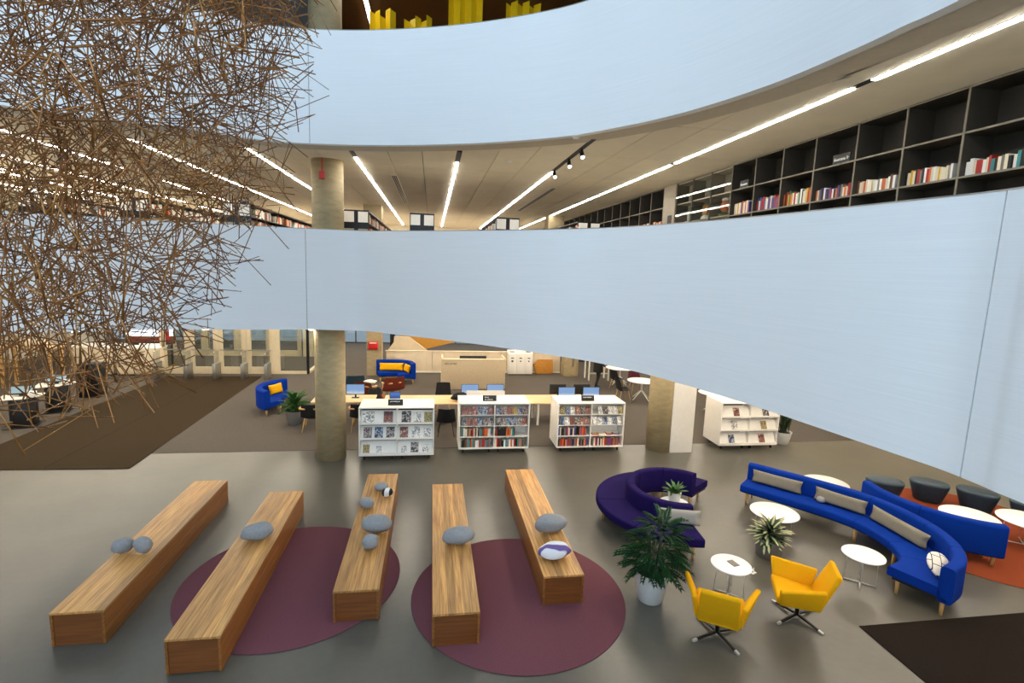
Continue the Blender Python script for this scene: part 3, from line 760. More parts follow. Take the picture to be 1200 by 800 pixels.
# ================================================================== PLANTS
def leafmesh(name, matn, L, W, curl=.25, n=6, fold=.15):
    mb = MB(); vs = []; fs = []
    for i in range(n+1):
        t_ = i/n; w_ = W*(math.sin(PI*min(1, t_*1.02+.02))**.75)*(1-.3*t_)/1; y = L*t_; z = -curl*L*t_*t_
        vs += [(-w_/2, y, z+fold*w_), (0, y, z), (w_/2, y, z+fold*w_)]
    for i in range(n):
        a = 3*i; fs += [(a, a+1, a+4, a+3), (a+1, a+2, a+5, a+4)]
    return mb.add(vs, fs, True).mesh(name, matn)
def frondmesh(name, matn, L, nl, lw, ll):
    mb = MB(); pts = [(0, L*t_/8, .12*L*math.sin(t_/8*PI)-.35*L*(t_/8)**2) for t_ in range(9)]
    mb.tube(pts, [.006*(1-.6*i/8) for i in range(9)], 5)
    for i in range(nl):
        u = .22+.78*i/(nl-1); k = min(7, int(u*8)); f_ = u*8-k
        p = Vector(pts[k]).lerp(Vector(pts[min(8, k+1)]), f_)
        for s_ in (1, -1):
            l_ = ll*(1-.45*abs(u-.5)*1.4); a = math.radians(58-30*u)*s_
            d = Vector((math.sin(a), math.cos(a), -.25)).normalized(); sd = d.cross(Vector((0, 0, 1))).normalized()
            q = [p, p+d*l_*.4+sd*lw/2+Vector((0, 0, .01)), p+d*l_+Vector((0, 0, -.03)), p+d*l_*.4-sd*lw/2+Vector((0, 0, .01))]
            mb.add(q, [(0, 1, 2), (0, 2, 3)], True)
    return mb.mesh(name, matn)
def pot(t, r0, r1, h, matn, n=32):
    MB().lathe([(0, 0), (r0, 0), (r0+.01, .01), (r1, h-.015), (r1, h), (r1-.02, h), (r1-.025, h-.05), (0, h-.05)], n).build('pot', matn, t).data.set_sharp_from_angle(angle=.7)
    MB().lathe([(0, h-.05), (r1-.03, h-.05), (r1-.04, h-.035), (0, h-.03)], 20).build('soil', 'soil', t)
def orient(o, az, el, roll=0): o.rotation_euler = (Matrix.Rotation(az, 3, 'Z') @ Matrix.Rotation(el, 3, 'X') @ Matrix.Rotation(roll, 3, 'Y')).to_euler()
rnd = random.Random(3)
t = thing('potted_plant', 'tall feathery dark green plant in a white pot by the purple sofa', 'plant', (3.27, 6.68, 0))
pot(t, .17, .26, .46, 'pot_white')
fm = [frondmesh('frond', 'leaf_dark', L, 8, .042, .15) for L in (.30, .36, .42)]
for k in range(4):
    a = k*1.7; MB().tube([(.05*math.cos(a), .05*math.sin(a), .42), (.09*math.cos(a), .09*math.sin(a), .75), (.13*math.cos(a), .13*math.sin(a), .98+.07*k)], .012, 6).build('stem', 'leaf_blade', t)
for k in range(110):
    u = k/109; a = k*2.4; z = .46+.72*u; r = .04+.16*math.sin(PI*(.15+.8*u))
    o = link('frond', rnd.choice(fm), t, (r*math.cos(a)+.12*u, r*math.sin(a), z)); orient(o, a-PI/2+rnd.uniform(-.3, .3), .15+.75*u*u+rnd.uniform(-.25, .2), rnd.uniform(-.3, .3)); 
    s_ = (.82-.2*u)*rnd.uniform(.8, 1.05); o.scale = (s_, s_, s_)
t = thing('potted_plant', 'bushy plant with cream striped leaves in a dark grey pot', 'plant', (5.87, 7.62, 0))
pot(t, .19, .23, .33, 'pot_grey')
lm = [leafmesh('leaf', 'leaf_variegated', L, W, .45) for L, W in ((.32, .13), (.36, .15), (.27, .12))]
for k in range(64):
    u = k/63; a = k*2.4
    o = link('leaf', rnd.choice(lm), t, (.06*math.cos(a)*(1-u), .06*math.sin(a)*(1-u), .30+.12*u)); orient(o, a+rnd.uniform(-.2, .2), .1+1.1*u+rnd.uniform(-.2, .2), rnd.uniform(-.4, .4))
t = thing('potted_plant', 'small leafy plant in a white pot inside the purple sofa', 'plant', (4.78, 9.05, .361))
pot(t, .09, .13, .2, 'pot_white', 24)
lm = leafmesh('leaf', 'leaf_mid', .27, .07, .3)
for k in range(24): o = link('leaf', lm, t, (.02*math.cos(k*2.4), .02*math.sin(k*2.4), .17)); orient(o, k*2.4, .35+.9*(k/24), rnd.uniform(-.3, .3))
t = thing('potted_plant', 'upright spiky dark plant in a white bowl pot beside the picture book trolley', 'plant', (10.2, 13.22, 0))
pot(t, .17, .25, .36, 'pot_white')
lm = leafmesh('leaf', 'leaf_blade', .75, .07, .05)
for k in range(34): o = link('leaf', lm, t, (.12*rnd.uniform(-1, 1), .12*rnd.uniform(-1, 1), .31)); orient(o, k*2.4, 1.15+.4*rnd.random(), rnd.uniform(-.3, .3)); o.scale = (1, rnd.uniform(.7, 1.1), 1)
t = thing('potted_plant', 'fresh green bushy plant in a grey pot beside the small blue tub sofa', 'plant', (-3.95, 15.65, .006))
pot(t, .2, .29, .42, 'pot_grey')
fm2 = frondmesh('frond', 'leaf_mid', .40, 8, .05, .14)
for k in range(34):
    u = k/33; a = k*2.4; o = link('frond', fm2, t, (.06*math.cos(a), .06*math.sin(a), .4+.2*u)); orient(o, a, .35+.95*u+rnd.uniform(-.2, .2), rnd.uniform(-.3, .3))

# ================================================================== BOOKS
def bookmesh(matn):
    mb = MB(); mb.box(0, .1, 0, 1, 0, 1); mb.box(.9, 1, 0, 1, 0, 1); mb.box(.1, .9, 0, .05, 0, 1); mb.cur = 1; mb.box(.1, .9, .05, .97, .02, .975)
    return mb.mesh('book', [matn, 'pages'])
BM = {k: bookmesh('book_'+k) for k in BOOKC}
def covermesh(k):
    mb = MB().box(-.5, .5, 0, 1, -.5, .5); return mb
CM = [MB().box(-.5, .5, 0, .012, 0, 1).mesh('cover_book', 'cover_%d' % k) for k in range(5)]
CMB = [MB().box(-.09, .09, 0, .02, 0, .24).mesh('cover_book', 'cover_%d' % k) for k in range(5)]
MAG = [MB().box(-.105, .105, 0, .005, 0, .275).mesh('magazine', 'cover_%d' % k) for k in range(5)]
rb = random.Random(11)
def spine_row(origin, dirv, length, zmax, pal, where, group, fill=.85, depthv=None, dmax=.2, rz=0, tmin=.018, tmax=.042, tilt=0):
    """books standing side by side from origin along dirv, spines turned to the aisle"""
    p = Vector(origin); d = Vector(dirv); u = 0
    while u < length*fill:
        t_ = rb.uniform(tmin, tmax); h = zmax*rb.uniform(.72, .98); k = rb.choice(pal)
        o = link('book', BM[k], None, p+d*u, rz, None, (t_, rb.uniform(.75, 1)*dmax, h))
        tag(o, k+' spined book '+where, 'book', group); u += t_+.002
        if rb.random() < .06: u += .02

# ================================================================== BOOK TROLLEYS
def trolley(x, y, W, label, kind):
    t = thing('book_trolley', label, 'bookshelf', (x, y, .007))
    D, z0, z1 = .86, .12, 1.31
    for xx in (0, W-.03): B(xx, xx+.03, 0, D, z0, z1).build('side_panel', 'white', t, .003)
    B(0, W, 0, D, z1, z1+.03).build('top_panel', 'white', t, .004); B(.03, W-.03, 0, D, z0, z0+.03).build('bottom_panel', 'white', t)
    B(.03, W-.03, D/2-.01, D/2+.01, z0+.03, z1).build('back_panel', 'white' if kind == 'b' else 'black', t)  # black on display trolleys stands in for shade inside the openings
    B(W/2-.012, W/2+.012, .01, D/2-.01, z0+.03, z1).build('divider', 'white', t)
    for xx in (.12, W/2-.12, W/2+.12, W-.12):
        for yy in (.1, D-.1):
            c = MB().cyl((xx-.015, yy, .045), (xx+.015, yy, .045), .045, n=16).build('caster', 'black', t); MB().cyl((xx, yy, .05), (xx, yy, .12), .012).build('fork', 'chrome', c)
    if kind == 'b':
        zs = [z0+.03, .445, .74, 1.03]
        for z in zs[1:]:
            for a, b_ in ((.03, W/2-.012), (W/2+.012, W-.03)): B(a, b_, .02, D/2-.01, z-.02, z).build('shelf', 'white', t)
        return t, zs
    zs = [z0+.03, .535, .92]
    for z in zs:
        for a, b_ in ((.035, W/2-.016), (W/2+.016, W-.035)):
            MB().add([(a, .03, z+.02), (b_, .03, z+.02), (b_, .17, z+.31), (a, .17, z+.31), (a, .042, z+.015), (b_, .042, z+.015), (b_, .182, z+.305), (a, .182, z+.305)],
                     [(0, 1, 2, 3), (7, 6, 5, 4), (0, 4, 5, 1), (1, 5, 6, 2), (2, 6, 7, 3), (3, 7, 4, 0)]).build('display_board', 'white', t)
            B(a, b_, -.004, .03, z-.005, z+.045).build('lip', 'white', t)
    return t, zs
TILT = math.atan2(.14, .29)
def faceout(tx, ty, x, z, mesh, label, cat, group, s=(1, 1, 1), name='magazine', y0=.012):
    o = link(name, mesh, None, (tx+x, ty+y0+.03*0, .007+z), rot=(-TILT, 0, 0), scale=s); return tag(o, label, cat, group)
def sign(tx, ty, x, z, s1, s2, label, W=.36):
    t = thing('shelf_sign', label, 'sign', (tx+x, ty, z)); t.rotation_euler = (-.25, 0, 0)
    B(-W/2, W/2, 0, .012, 0, .15).build('plate', 'black', t, .004); B(-W/2, W/2, -.02, .10, 0, .006).build('foot', 'black', t)
    text('lettering', s1, .05, 'text_white', t, (-W/2+.05, -.001, .085), (PI/2, 0, 0))
    if s2: text('lettering', s2, .05, 'text_white', t, (-W/2+.05, -.001, .03), (PI/2, 0, 0))
T1 = (-1.71, 12.5); trolley(*T1, 1.81, 'white magazine trolley beside the round column', 'm')
q = .00377
for z, items in ((.92, [(60, 4, 1.3), (185, 3, 1.05), (300, 0, 1.1), (370, 4, .9), (440, 2, .9)]), (.535, [(55, 0, .95), (125, 1, .95), (198, 0, .95), (285, 3, .95), (362, 4, .95), (435, 4, .8)]), (.15, [(45, 2, .75), (125, 4, .6), (287, 4, .6), (355, 0, .9), (425, 4, .7)])):
    for u, k, s_ in items:
        faceout(*T1, u*q, z+.047, MAG[k], {0: 'black and white', 1: 'blue', 2: 'yellow and white', 3: 'brown', 4: 'plain pale'}[k]+' magazine, '+{.92: 'top', .535: 'middle', .15: 'bottom'}[z]+' row of the trolley by the round column', 'magazine', 'magazines on the display trolley', (s_, 1, min(1, s_)))
sign(T1[0], T1[1]+.2, .86, 1.348, 'périodiques', None, 'small black sign on the magazine trolley')
T2 = (.73, 12.85); T3 = (3.32, 12.82)
for (T, lb, sg, short) in ((T2, 'white book trolley between the two others, white panel behind', ('livres', 'en vedette'), 'middle'), (T3, 'white book trolley nearest the wide column with white cladding', ('nouveautés', None), 'last')):
    t, zs = trolley(*T, 1.84, lb, 'b')
    wh = 'of the trolley before the white panel' if T is T2 else 'of the trolley by the clad column'
    gr = 'books on the trolley before the white panel' if T is T2 else 'books on the trolley by the clad column'
    for r in (3, 2):
        for bay in (0, 1):
            n = 6; x0 = .05+bay*.9
            for i in range(n):
                if T is T3 and r == 3 and bay == 1 and i == 0: continue
                k = rb.randrange(5) if T is T3 else rb.choice((0, 1, 2, 3))
                faceout(*T, x0+.085+i*.138, zs[r], CMB[k], {0: 'dark', 1: 'blue', 2: 'yellowish', 3: 'reddish', 4: 'pale'}[k]+' covered book facing outward, '+('top row ' if r == 3 else 'second row ')+wh, 'book', gr, (.7, 1, .9), 'book', .02)
    P_ = ['black', 'cream', 'white', 'grey', 'brown', 'black', 'orange', 'teal', 'red'] if T is T2 else ['brown', 'black', 'red', 'grey', 'orange', 'cream', 'violet']
    for r in (1, 0):
        for bay in (0, 1):
            if r == 1 and bay == 1 and T is T3:
                for i in range(4):
                    o = link('book', BM[rb.choice(P_)], None, (T[0]+.98+i*.2, T[1]+.06, zs[1]+.008), rot=(0, 0, 0)); o.rotation_euler = (0, 0, 0); o.scale = (.18, .14, .03); tag(o, 'flat lying book on the trolley beside the clad column', 'book', gr)
                continue
            spine_row((T[0]+.045+bay*.9, T[1]+.05, zs[r]+.008), (1, 0, 0), .86, .245, P_, ('in the lowest row ' if r == 0 else 'in the third row ')+wh, gr, .6 if (r == 1 and bay == 1) else .9, None, .17, 0, .024, .05)
    sign(T[0], T[1]+.22, .8 if T is T2 else .86, 1.348, sg[0], sg[1], 'small black two line sign on the middle book trolley' if T is T2 else 'small black sign on the trolley in front of two screens')
T4 = (7.92, 12.74); trolley(*T4, 1.77, 'white picture book trolley with six books on show', 'm')
for x, z, k, c in ((.47, .92, 3, 'pale pink'), (1.36, .92, 0, 'dark patterned'), (.45, .535, 4, 'nearly white'), (1.34, .535, 2, 'yellow'), (.40, .15, 1, 'dark blue'), (1.32, .15, 3, 'rose')):
    faceout(*T4, x, z+.047, MAG[k], c+' picture book on the six book trolley', 'book', 'picture books on show', (.85, 1, .85), 'picture_book')

# ================================================================== DESK ZONE
t = thing('long_desk', 'long pale wooden desk behind the book trolleys', 'desk', (0, 0, .006))
B(-1.38, 5.55, 15.1, 16.15, .70, .735).build('desk_top', 'wood_desk', t, .004)
for x in (-1.2, 1.0, 3.3, 5.4): MB().box(x-.03, x+.03, 15.2, 15.26, 0, .7).box(x-.03, x+.03, 15.99, 16.05, 0, .7).box(x-.03, x+.03, 15.26, 15.99, .64, .7).build('leg_frame', 'white', t)
def monitor(x, y, label, rz=0, scr='screen_photo', z=.742):
    t = thing('monitor', label, 'monitor', (x, y, z), rz)
    B(-.11, .11, -.08, .08, 0, .012).build('foot', 'black', t, .004); B(-.025, .025, .01, .035, .012, .2).build('stand', 'black', t)
    B(-.27, .27, -.012, .012, .1, .42).build('case', 'black', t, .004); B(-.258, .258, -.014, -.012, .112, .408).build('screen', scr, t)
monitor(4.24, 15.45, 'lit monitor on the desk behind the black trolley sign'); monitor(5.04, 15.45, 'lit monitor at the desk end nearest the white tables')
monitor(4.05, 15.85, 'black monitor seen from behind on the desk, facing away', PI); monitor(4.85, 15.85, 'black monitor backing onto the lit monitor at the desk end', PI)
monitor(1.22, 15.85, 'monitor above the white panel beside the backpack'); monitor(2.02, 15.85, 'monitor above the white panel beside the bare desk')
t = thing('privacy_screen', 'white privacy panel standing on the long desk', 'panel', (1.66, 15.25, .741)); B(-.58, .58, -.012, .012, 0, .36).build('board', 'white', t, .005); B(-.5, -.44, -.08, .08, 0, .02).build('foot', 'steel', t); B(.44, .5, -.08, .08, 0, .02).build('foot', 'steel', t)
t = thing('laptop', 'open laptop with a blue screen on the long desk', 'laptop', (-1.05, 15.5, .741), .1)
B(-.16, .16, -.11, .11, 0, .015).build('keyboard', 'black', t, .003); o = B(-.16, .16, -.006, .006, 0, .22).build('lid', 'black', t, .003, (0, .11, .01)); o.rotation_euler = (-.25, 0, 0); B(-.15, .15, -.008, -.006, .01, .21).build('screen', 'screen_blue', o)
t = thing('backpack', 'slouched black backpack lying on the long desk', 'bag', (.88, 15.4, .742))
MB().ell((0, 0, .13), .27, .19, .13, 20, 12, None, .35, 3).build('sack', 'cloth_black', t); MB().tube([(-.15, -.1, .15), (-.1, -.2, .2), (.05, -.21, .17), (.12, -.15, .06)], .018, 6).build('strap', 'black', t); B(-.02, .04, -.19, -.17, .12, .16).build('patch', 'text_white', t)

def shell_chair(name, x, y, rz, label, shellmat, legmat='wood_leg', arms=False, w_=.27, group=None, hs=.44, hb=.82):
    t = thing(name, label, 'chair', (x, y, .007), rz, group)
    # seat shell facing +y: dished surface that rises into the back
    mb = MB(); nu, nv = 10, 12; vs = []; fs = []
    for side in (0, 1):
        for j in range(nv+1):
            v_ = j/nv
            for i in range(nu+1):
                u = -1+2*i/nu
                if v_ < .5: y_ = .24-.46*v_/.5; z_ = hs-.03*math.sin(PI*v_)+.05*u*u
                else: k = (v_-.5)/.5; y_ = -.22-.10*k; z_ = hs+.02+(hb-hs)*k
                wd = w_*(1-.18*max(0, v_-.5)*2*abs(u))*(1 if v_ > .1 else .9)
                y2 = y_+(.07*u*u if v_ >= .5 else 0)
                vs.append((u*wd, y2-(.02*side if v_ >= .5 else 0), z_-(.02*side if v_ < .5 else 0)))
    m_ = (nu+1)*(nv+1)
    for j in range(nv):
        for i in range(nu):
            a = j*(nu+1)+i; q_ = (a, a+1, a+nu+2, a+nu+1); fs.append(q_); fs.append(tuple(m_+k for k in q_[::-1]))
    mb.add(vs, fs, True).build('seat_shell', shellmat, t)
    for sx in (1, -1):
        for sy in (1, -1): MB().cyl((sx*.16, sy*.14, hs-.03), (sx*.23, sy*.22, 0), .016, .011, 8).build('leg', legmat, t)
        if arms: MB().tube([(sx*.27, .2, hs+.22), (sx*.3, 0, hs+.24), (sx*.27, -.22, hs+.26), (sx*.12, -.33, hs+.28)], [.025, .03, .028, .02], 8).build('arm_rail', legmat, t); MB().cyl((sx*.28, .14, hs+.22), (sx*.23, .2, .1), .014).build('arm_post', legmat, t)
    return t
shell_chair('wooden_armchair', -3.33, 14.95, 0, 'black chair with curved wooden arms beside the potted plant', 'cloth_black', arms=True)
shell_chair('wooden_armchair', -2.0, 14.95, 0, 'black chair with curved wooden arms beside the magazine trolley', 'cloth_black', arms=True)
t = thing('work_table', 'wooden work table behind the round column', 'table', (0, 0, .006)); B(-3.45, -1.65, 15.35, 16.2, .70, .735).build('table_top', 'wood_desk', t, .004)
for x in (-3.3, -1.8):
    for y in (15.45, 16.1): MB().cyl((x, y, 0), (x, y, .7), .025).build('leg', 'wood_leg', t)
monitor(-2.25, 15.85, 'lit monitor on the work table beside the round column'); monitor(-3.12, 15.85, 'lit monitor on the work table next to the potted plant')
shell_chair('lounge_chair', -1.35, 18.2, .5, 'brown leather lounge chair in front of the curved blue sofa', 'leather_brown', arms=True, w_=.42, hb=.9)
shell_chair('lounge_chair', -2.15, 17.7, -.4, 'brown leather lounge chair with a white cloth on it', 'leather_brown', arms=True, w_=.36, hb=.84)
shell_chair('lounge_chair', -2.7, 18.9, .2, 'dark teal lounge chair next to the brown leather ones', 'leather_teal', w_=.36, hb=.8)
o = MB().ell((0, 0, 0), .2, .12, .05, 16, 10, None, .5, 8).build('white_cloth', 'white', None, 0, (-2.0, 17.4, .90)); tag(o, 'crumpled white cloth over the brown leather chair back', 'cloth')
t = thing('coat', 'dark patterned coat heaped on the chair beside the monitor', 'coat', (-1.75, 16.75, .007)); MB().ell((0, 0, .42), .3, .24, .42, 20, 14, None, .5, 13).build('body', 'cloth_black', t); MB().tube([(.2, -.1, .6), (.3, -.2, .5), (.2, -.32, .42)], [.07, .06, .05], 8).build('sleeve', 'cloth_brown', t)
shell_chair('desk_chair', .42, 16.75, PI, 'black desk chair tucked behind the long desk near the backpack', 'cloth_black', hb=.92)
shell_chair('desk_chair', .45, 14.4, 0, 'black desk chair on the trolley side of the long desk', 'cloth_black', 'black')

# security counter
t = thing('security_counter', 'beige security counter with dark lettering', 'counter', (0, 0, .006))
B(.41, 2.93, 20.0, 20.06, 0, 1.18).build('front_panel', 'beige_dark', t, .004); B(.41, 2.93, 20.06, 20.9, .72, .76).build('worktop', 'beige', t)
for x in (.41, 2.87): B(x, x+.06, 20.06, 20.9, 0, 1.24).build('side_panel', 'beige', t)
B(.39, 2.95, 19.99, 20.12, 1.18, 1.21).build('ledge', 'beige', t)
text('lettering', 'sécurité', .15, 'text_dark', t, (.52, 19.995, .98), (PI/2, 0, 0))
t = thing('monitor_bank', 'long black screen housing behind the security counter ledge', 'monitor', (0, 0, .766)); B(1.14, 2.22, 20.55, 20.62, .12, .48).build('housing', 'black', t, .01); B(1.5, 1.86, 20.5, 20.7, 0, .12).build('stand', 'black', t)
# recycling station
t = thing('recycling_station', 'white recycling cabinet with three doors and slots', 'bin', (3.45, 22.72, .006))
B(0, 1.13, .02, .42, .04, .98).build('body', 'white', t, .004); B(.03, 1.1, .05, .4, 0, .04).build('plinth', 'black', t)
MB().add([(0, .0, .98), (1.13, 0, .98), (1.13, .44, 1.1), (0, .44, 1.1), (0, 0, .96), (1.13, 0, .96), (1.13, .44, .96), (0, .44, .96)], [(0, 1, 2, 3), (7, 6, 5, 4), (0, 4, 5, 1), (1, 5, 6, 2), (2, 6, 7, 3), (3, 7, 4, 0)]).build('lid', 'white', t)
for k in range(3):
    d = B(k*.377+.012, k*.377+.365, 0, .02, .06, .94).build('door', 'white', t, .003)
    B(k*.377+.13, k*.377+.25, -.003, 0, .76, .8).build('slot', 'black', d); MB().cyl((k*.377+.19, -.003, .64), (k*.377+.19, 0, .64), .05 if k == 0 else .035, n=16).build('symbol', 'dark_wall', d)
    if k != 1: T = Matrix.Translation((k*.377+.19, .2, 1.043)) @ Matrix.Rotation(.266, 4, 'X'); MB().box(-.11, .11, -.05, .05, -.004, .004, T).build('opening', 'black', t)
tag(MB().prism([(0, 0), (.45, 0), (.8, .02), (.8, .66), (.1, .66), (-.12, .42), (-.02, .15)], -.05, .05, Matrix.Translation((4.78, 22.98, .02)) @ Matrix.Rotation(PI/2-.1, 4, 'X')).build('cardboard_panel', 'cardboard', bevel=.004), 'brown angular board leaning on the low beige wall', 'board')
# stair guard walls
w_ = setting('wall_guard'); 
for a, b_ in ((-1.97, .05), (.06, 2.05), (2.06, 4.05), (4.06, 6.0)): B(a, b_, 23.28, 23.4, 0, .95).build('guard_panel', 'beige', w_, .003)
B(-2.0, 6.0, 23.25, 23.43, .95, .985).build('handrail', 'beige', w_, .003)
B(-1.95, 6.0, 23.2, 23.28, .007, .05).build('kick_strip', 'white', w_)
struct(MB().prism([(-1.95, 0), (-.15, 0), (-.15, .86), (-1.0, 1.5), (-1.68, 1.52), (-1.70, 1.25), (-1.95, .9)], -.06, .06, Matrix.Translation((0, 24.1, 0)) @ Matrix.Rotation(PI/2, 4, 'X')).build('wall_stair_guard', 'beige'))
struct(MB().prism([(-1.5, 1.45), (-.4, .75), (.0, .85), (2.3, 1.42), (2.3, 2.2), (-1.5, 2.2)], -.8, .8, Matrix.Translation((0, 25.9, 0)) @ Matrix.Rotation(PI/2, 4, 'X')).build('ceiling_stair_soffit', 'ochre'))
struct(B(3.9, 14.9, 26.2, 26.4, 0, Z1C).build('wall_dark_far', 'black'))
struct(B(-1.98, -1.75, 25.5, 25.9, 0, Z1C).build('trim_2', 'black'))
t = thing('access_panel', 'dark vertical plate on the short beige column', 'panel', (6.36, 22.49, .45)); B(0, .1, -.012, 0, 0, .8).build('plate', 'pot_grey', t, .01)
t = thing('alarm_box', 'red fire alarm box on the square column', 'alarm', (-2.64, 22.5, 1.17)); B(0, .39, -.12, -.003, 0, .33).build('case', 'red', t, .01); B(.05, .34, -.125, -.12, .26, .3).build('label_strip', 'text_white', t)
t = thing('alarm_bell', 'red alarm box with conduit on the round column under the ceiling', 'alarm', (-2.46, 12.49, 6.63)); B(-.055, .055, -.08, 0, 0, .16).build('case', 'red', t, .008); MB().cyl((0, -.01, .16), (0, -.01, .465), .012).build('conduit', 'red', t)
t = thing('alarm_bell', 'red alarm box on the far square column upstairs', 'alarm', (-1.98, 21.75, 5.75)); B(-.03, .05, -.1, .0, 0, .25).build('case', 'red', t, .008)

# person in black walking past the white tables
def person(x, y, rz):
    t = link('person', None, None, (x, y, .007), rz)
    J = {'pelvis': (0, 0, .95, .13, .10), 'belly': (0, .01, 1.1, .13, .10), 'chest': (0, .0, 1.3, .165, .11), 'neck0': (0, -.01, 1.45, .07, .07), 'neck': (0, .0, 1.53, .05, .05),
         'hl': (-.09, 0, .9, .09, .09), 'kl': (-.1, .12, .5, .062, .062), 'al': (-.1, .06, .09, .042, .042), 'tl': (-.1, .22, .035, .035, .03),
         'hr': (.09, 0, .9, .09, .09), 'kr': (.1, -.04, .5, .062, .062), 'ar': (.1, -.22, .11, .042, .042), 'tr': (.1, -.07, .035, .035, .03),
         'sl': (-.19, -.01, 1.4, .065, .065), 'el': (-.25, -.05, 1.12, .048, .048), 'wl': (-.24, .08, .9, .034, .034),
         'sr': (.19, -.01, 1.4, .065, .065), 'er': (.25, -.02, 1.12, .048, .048), 'wr': (.24, .14, .92, .034, .034)}
    E_ = [('pelvis', 'belly'), ('belly', 'chest'), ('chest', 'neck0'), ('neck0', 'neck'), ('pelvis', 'hl'), ('hl', 'kl'), ('kl', 'al'), ('al', 'tl'), ('pelvis', 'hr'), ('hr', 'kr'), ('kr', 'ar'), ('ar', 'tr'),
          ('chest', 'sl'), ('sl', 'el'), ('el', 'wl'), ('chest', 'sr'), ('sr', 'er'), ('er', 'wr')]
    ks = list(J); me = bpy.data.meshes.new('body'); me.from_pydata([J[k][:3] for k in ks], [(ks.index(a), ks.index(b_)) for a, b_ in E_], [])
    o = bpy.data.objects.new('body', me); COL.objects.link(o)
    o.modifiers.new('skin', 'SKIN'); 
    for i, k in enumerate(ks): me.skin_vertices[0].data[i].radius = J[k][3:]
    me.skin_vertices[0].data[0].use_root = True
    s_ = o.modifiers.new('sub', 'SUBSURF'); s_.levels = s_.render_levels = 2
    dg = bpy.context.evaluated_depsgraph_get(); me2 = bpy.data.meshes.new_from_object(o.evaluated_get(dg)); COL.objects.unlink(o); bpy.data.objects.remove(o)
    for m_ in ('cloth_black', 'skin'): me2.materials.append(MATS[m_])
    for p in me2.polygons: p.use_smooth = True; p.material_index = 1 if p.center.z > 1.5 else 0
    link('body', me2, t)
    hd = MB().ell((0, .02, 1.66), .078, .095, .118, 20, 14); hd.ell((0, .115, 1.65), .014, .02, .022, 8, 6); hd.ell((-.078, .02, 1.655), .012, .02, .03, 8, 6); hd.ell((.078, .02, 1.655), .012, .02, .03, 8, 6)
    h_ = hd.build('head', 'skin', t); MB().ell((0, .0, 1.69), .086, .098, .105, 18, 12).build('hair', 'black', h_)
    for s_ in (1, -1): MB().ell((s_*.03, .105, 1.672), .01, .008, .006, 8, 6).build('eye', 'black', h_)
    MB().ell((0, .107, 1.605), .022, .008, .006, 8, 6).build('mouth', 'leather_brown', h_)
    for s_, w0 in ((-1, J['wl']), (1, J['wr'])):
        hb = MB().ell((w0[0], w0[1]+.02, w0[2]-.05), .018, .035, .05, 10, 8)
        for k in range(4): hb.tube([(w0[0]+s_*.0, w0[1]-.005+k*.018, w0[2]-.08), (w0[0]-s_*.006, w0[1]+k*.019, w0[2]-.115), (w0[0]-s_*.02, w0[1]+.004+k*.018, w0[2]-.145+.008*abs(k-1.5))], [.009, .0085, .007], 6)
        hb.tube([(w0[0], w0[1]+.04, w0[2]-.03), (w0[0]-s_*.012, w0[1]+.065, w0[2]-.065), (w0[0]-s_*.015, w0[1]+.068, w0[2]-.09)], [.011, .01, .008], 6); hb.build('hand', 'skin', t)
    MB().prism([(-.15, -.05), (-.05, -.05), (-.05, .24), (-.15, .24)], 0, .06).build('shoe', 'black', t, .02); MB().prism([(.05, -.33), (.15, -.33), (.15, -.04), (.05, -.04)], 0, .06).build('shoe', 'black', t, .02)
    MB().lathe([(.2, .7), (.205, .72), (.19, 1.0), (.2, 1.3), (.19, 1.4), (.1, 1.49), (.06, 1.5)], 24).build('coat', 'cloth_black', t)
    return tag(t, 'person in black clothes walking past the round white tables', 'person')
person(6.82, 20.15, -1.1)

# cafe tables and chairs
def cafe_table(x, y, r, h, label, group='round white cafe tables'):
    t = thing('cafe_table', label, 'table', (x, y, .007), .4, group)
    MB().lathe([(0, h-.03), (r-.02, h-.03), (r, h-.015), (r, h-.004), (r-.004, h), (0, h)], 48).build('table_top', 'white_cool', t)
    MB().cyl((0, 0, .3), (0, 0, h-.03), .03).build('post', 'white', t)
    for k in range(4): a = PI/2*k; MB().cyl((0, 0, .36), (.42*math.cos(a), .42*math.sin(a), .015), .022, .016, 8).build('leg', 'white', t)
cafe_table(7.96, 18.3, .56, .74, 'round white table with splayed legs next to the clad column')
cafe_table(8.05, 20.85, .62, .74, 'round white table near the person in black')
p = PZ(838, 460, .74); cafe_table(p.x, p.y, .56, .74, 'round white table behind the picture book trolley')
cafe_table(10.3, 19.5, .56, .74, 'round white table hidden far behind the clad column')
shell_chair('cafe_chair', 7.6, 19.95, -1.2, 'dark cafe chair with wooden legs beside the person in black', 'cloth_black', group='dark cafe chairs')
shell_chair('cafe_chair', 7.15, 18.1, -1.5, 'dark cafe chair with wooden legs at the table by the clad column', 'cloth_black', group='dark cafe chairs')
shell_chair('cafe_chair', 8.15, 19.35, PI, 'dark cafe chair with a maroon back between two white tables', 'cloth_maroon', group='dark cafe chairs')
shell_chair('cafe_chair', 8.75, 17.9, 1.2, 'dark cafe chair pushed in beside the clad column', 'cloth_black', group='dark cafe chairs')
t = thing('high_table', 'white high table with straight legs by the short column', 'table', (6.95, 21.9, .007)); B(-.1, .9, -.35, .35, 1.0, 1.03).build('table_top', 'white_cool', t)
for x in (-.05, .85):
    for y in (-.3, .3): B(x-.025, x+.025, y-.025, y+.025, 0, 1.0).build('leg', 'white', t)
B(-.05, .85, -.31, -.28, .3, .34).build('rail', 'white', t)

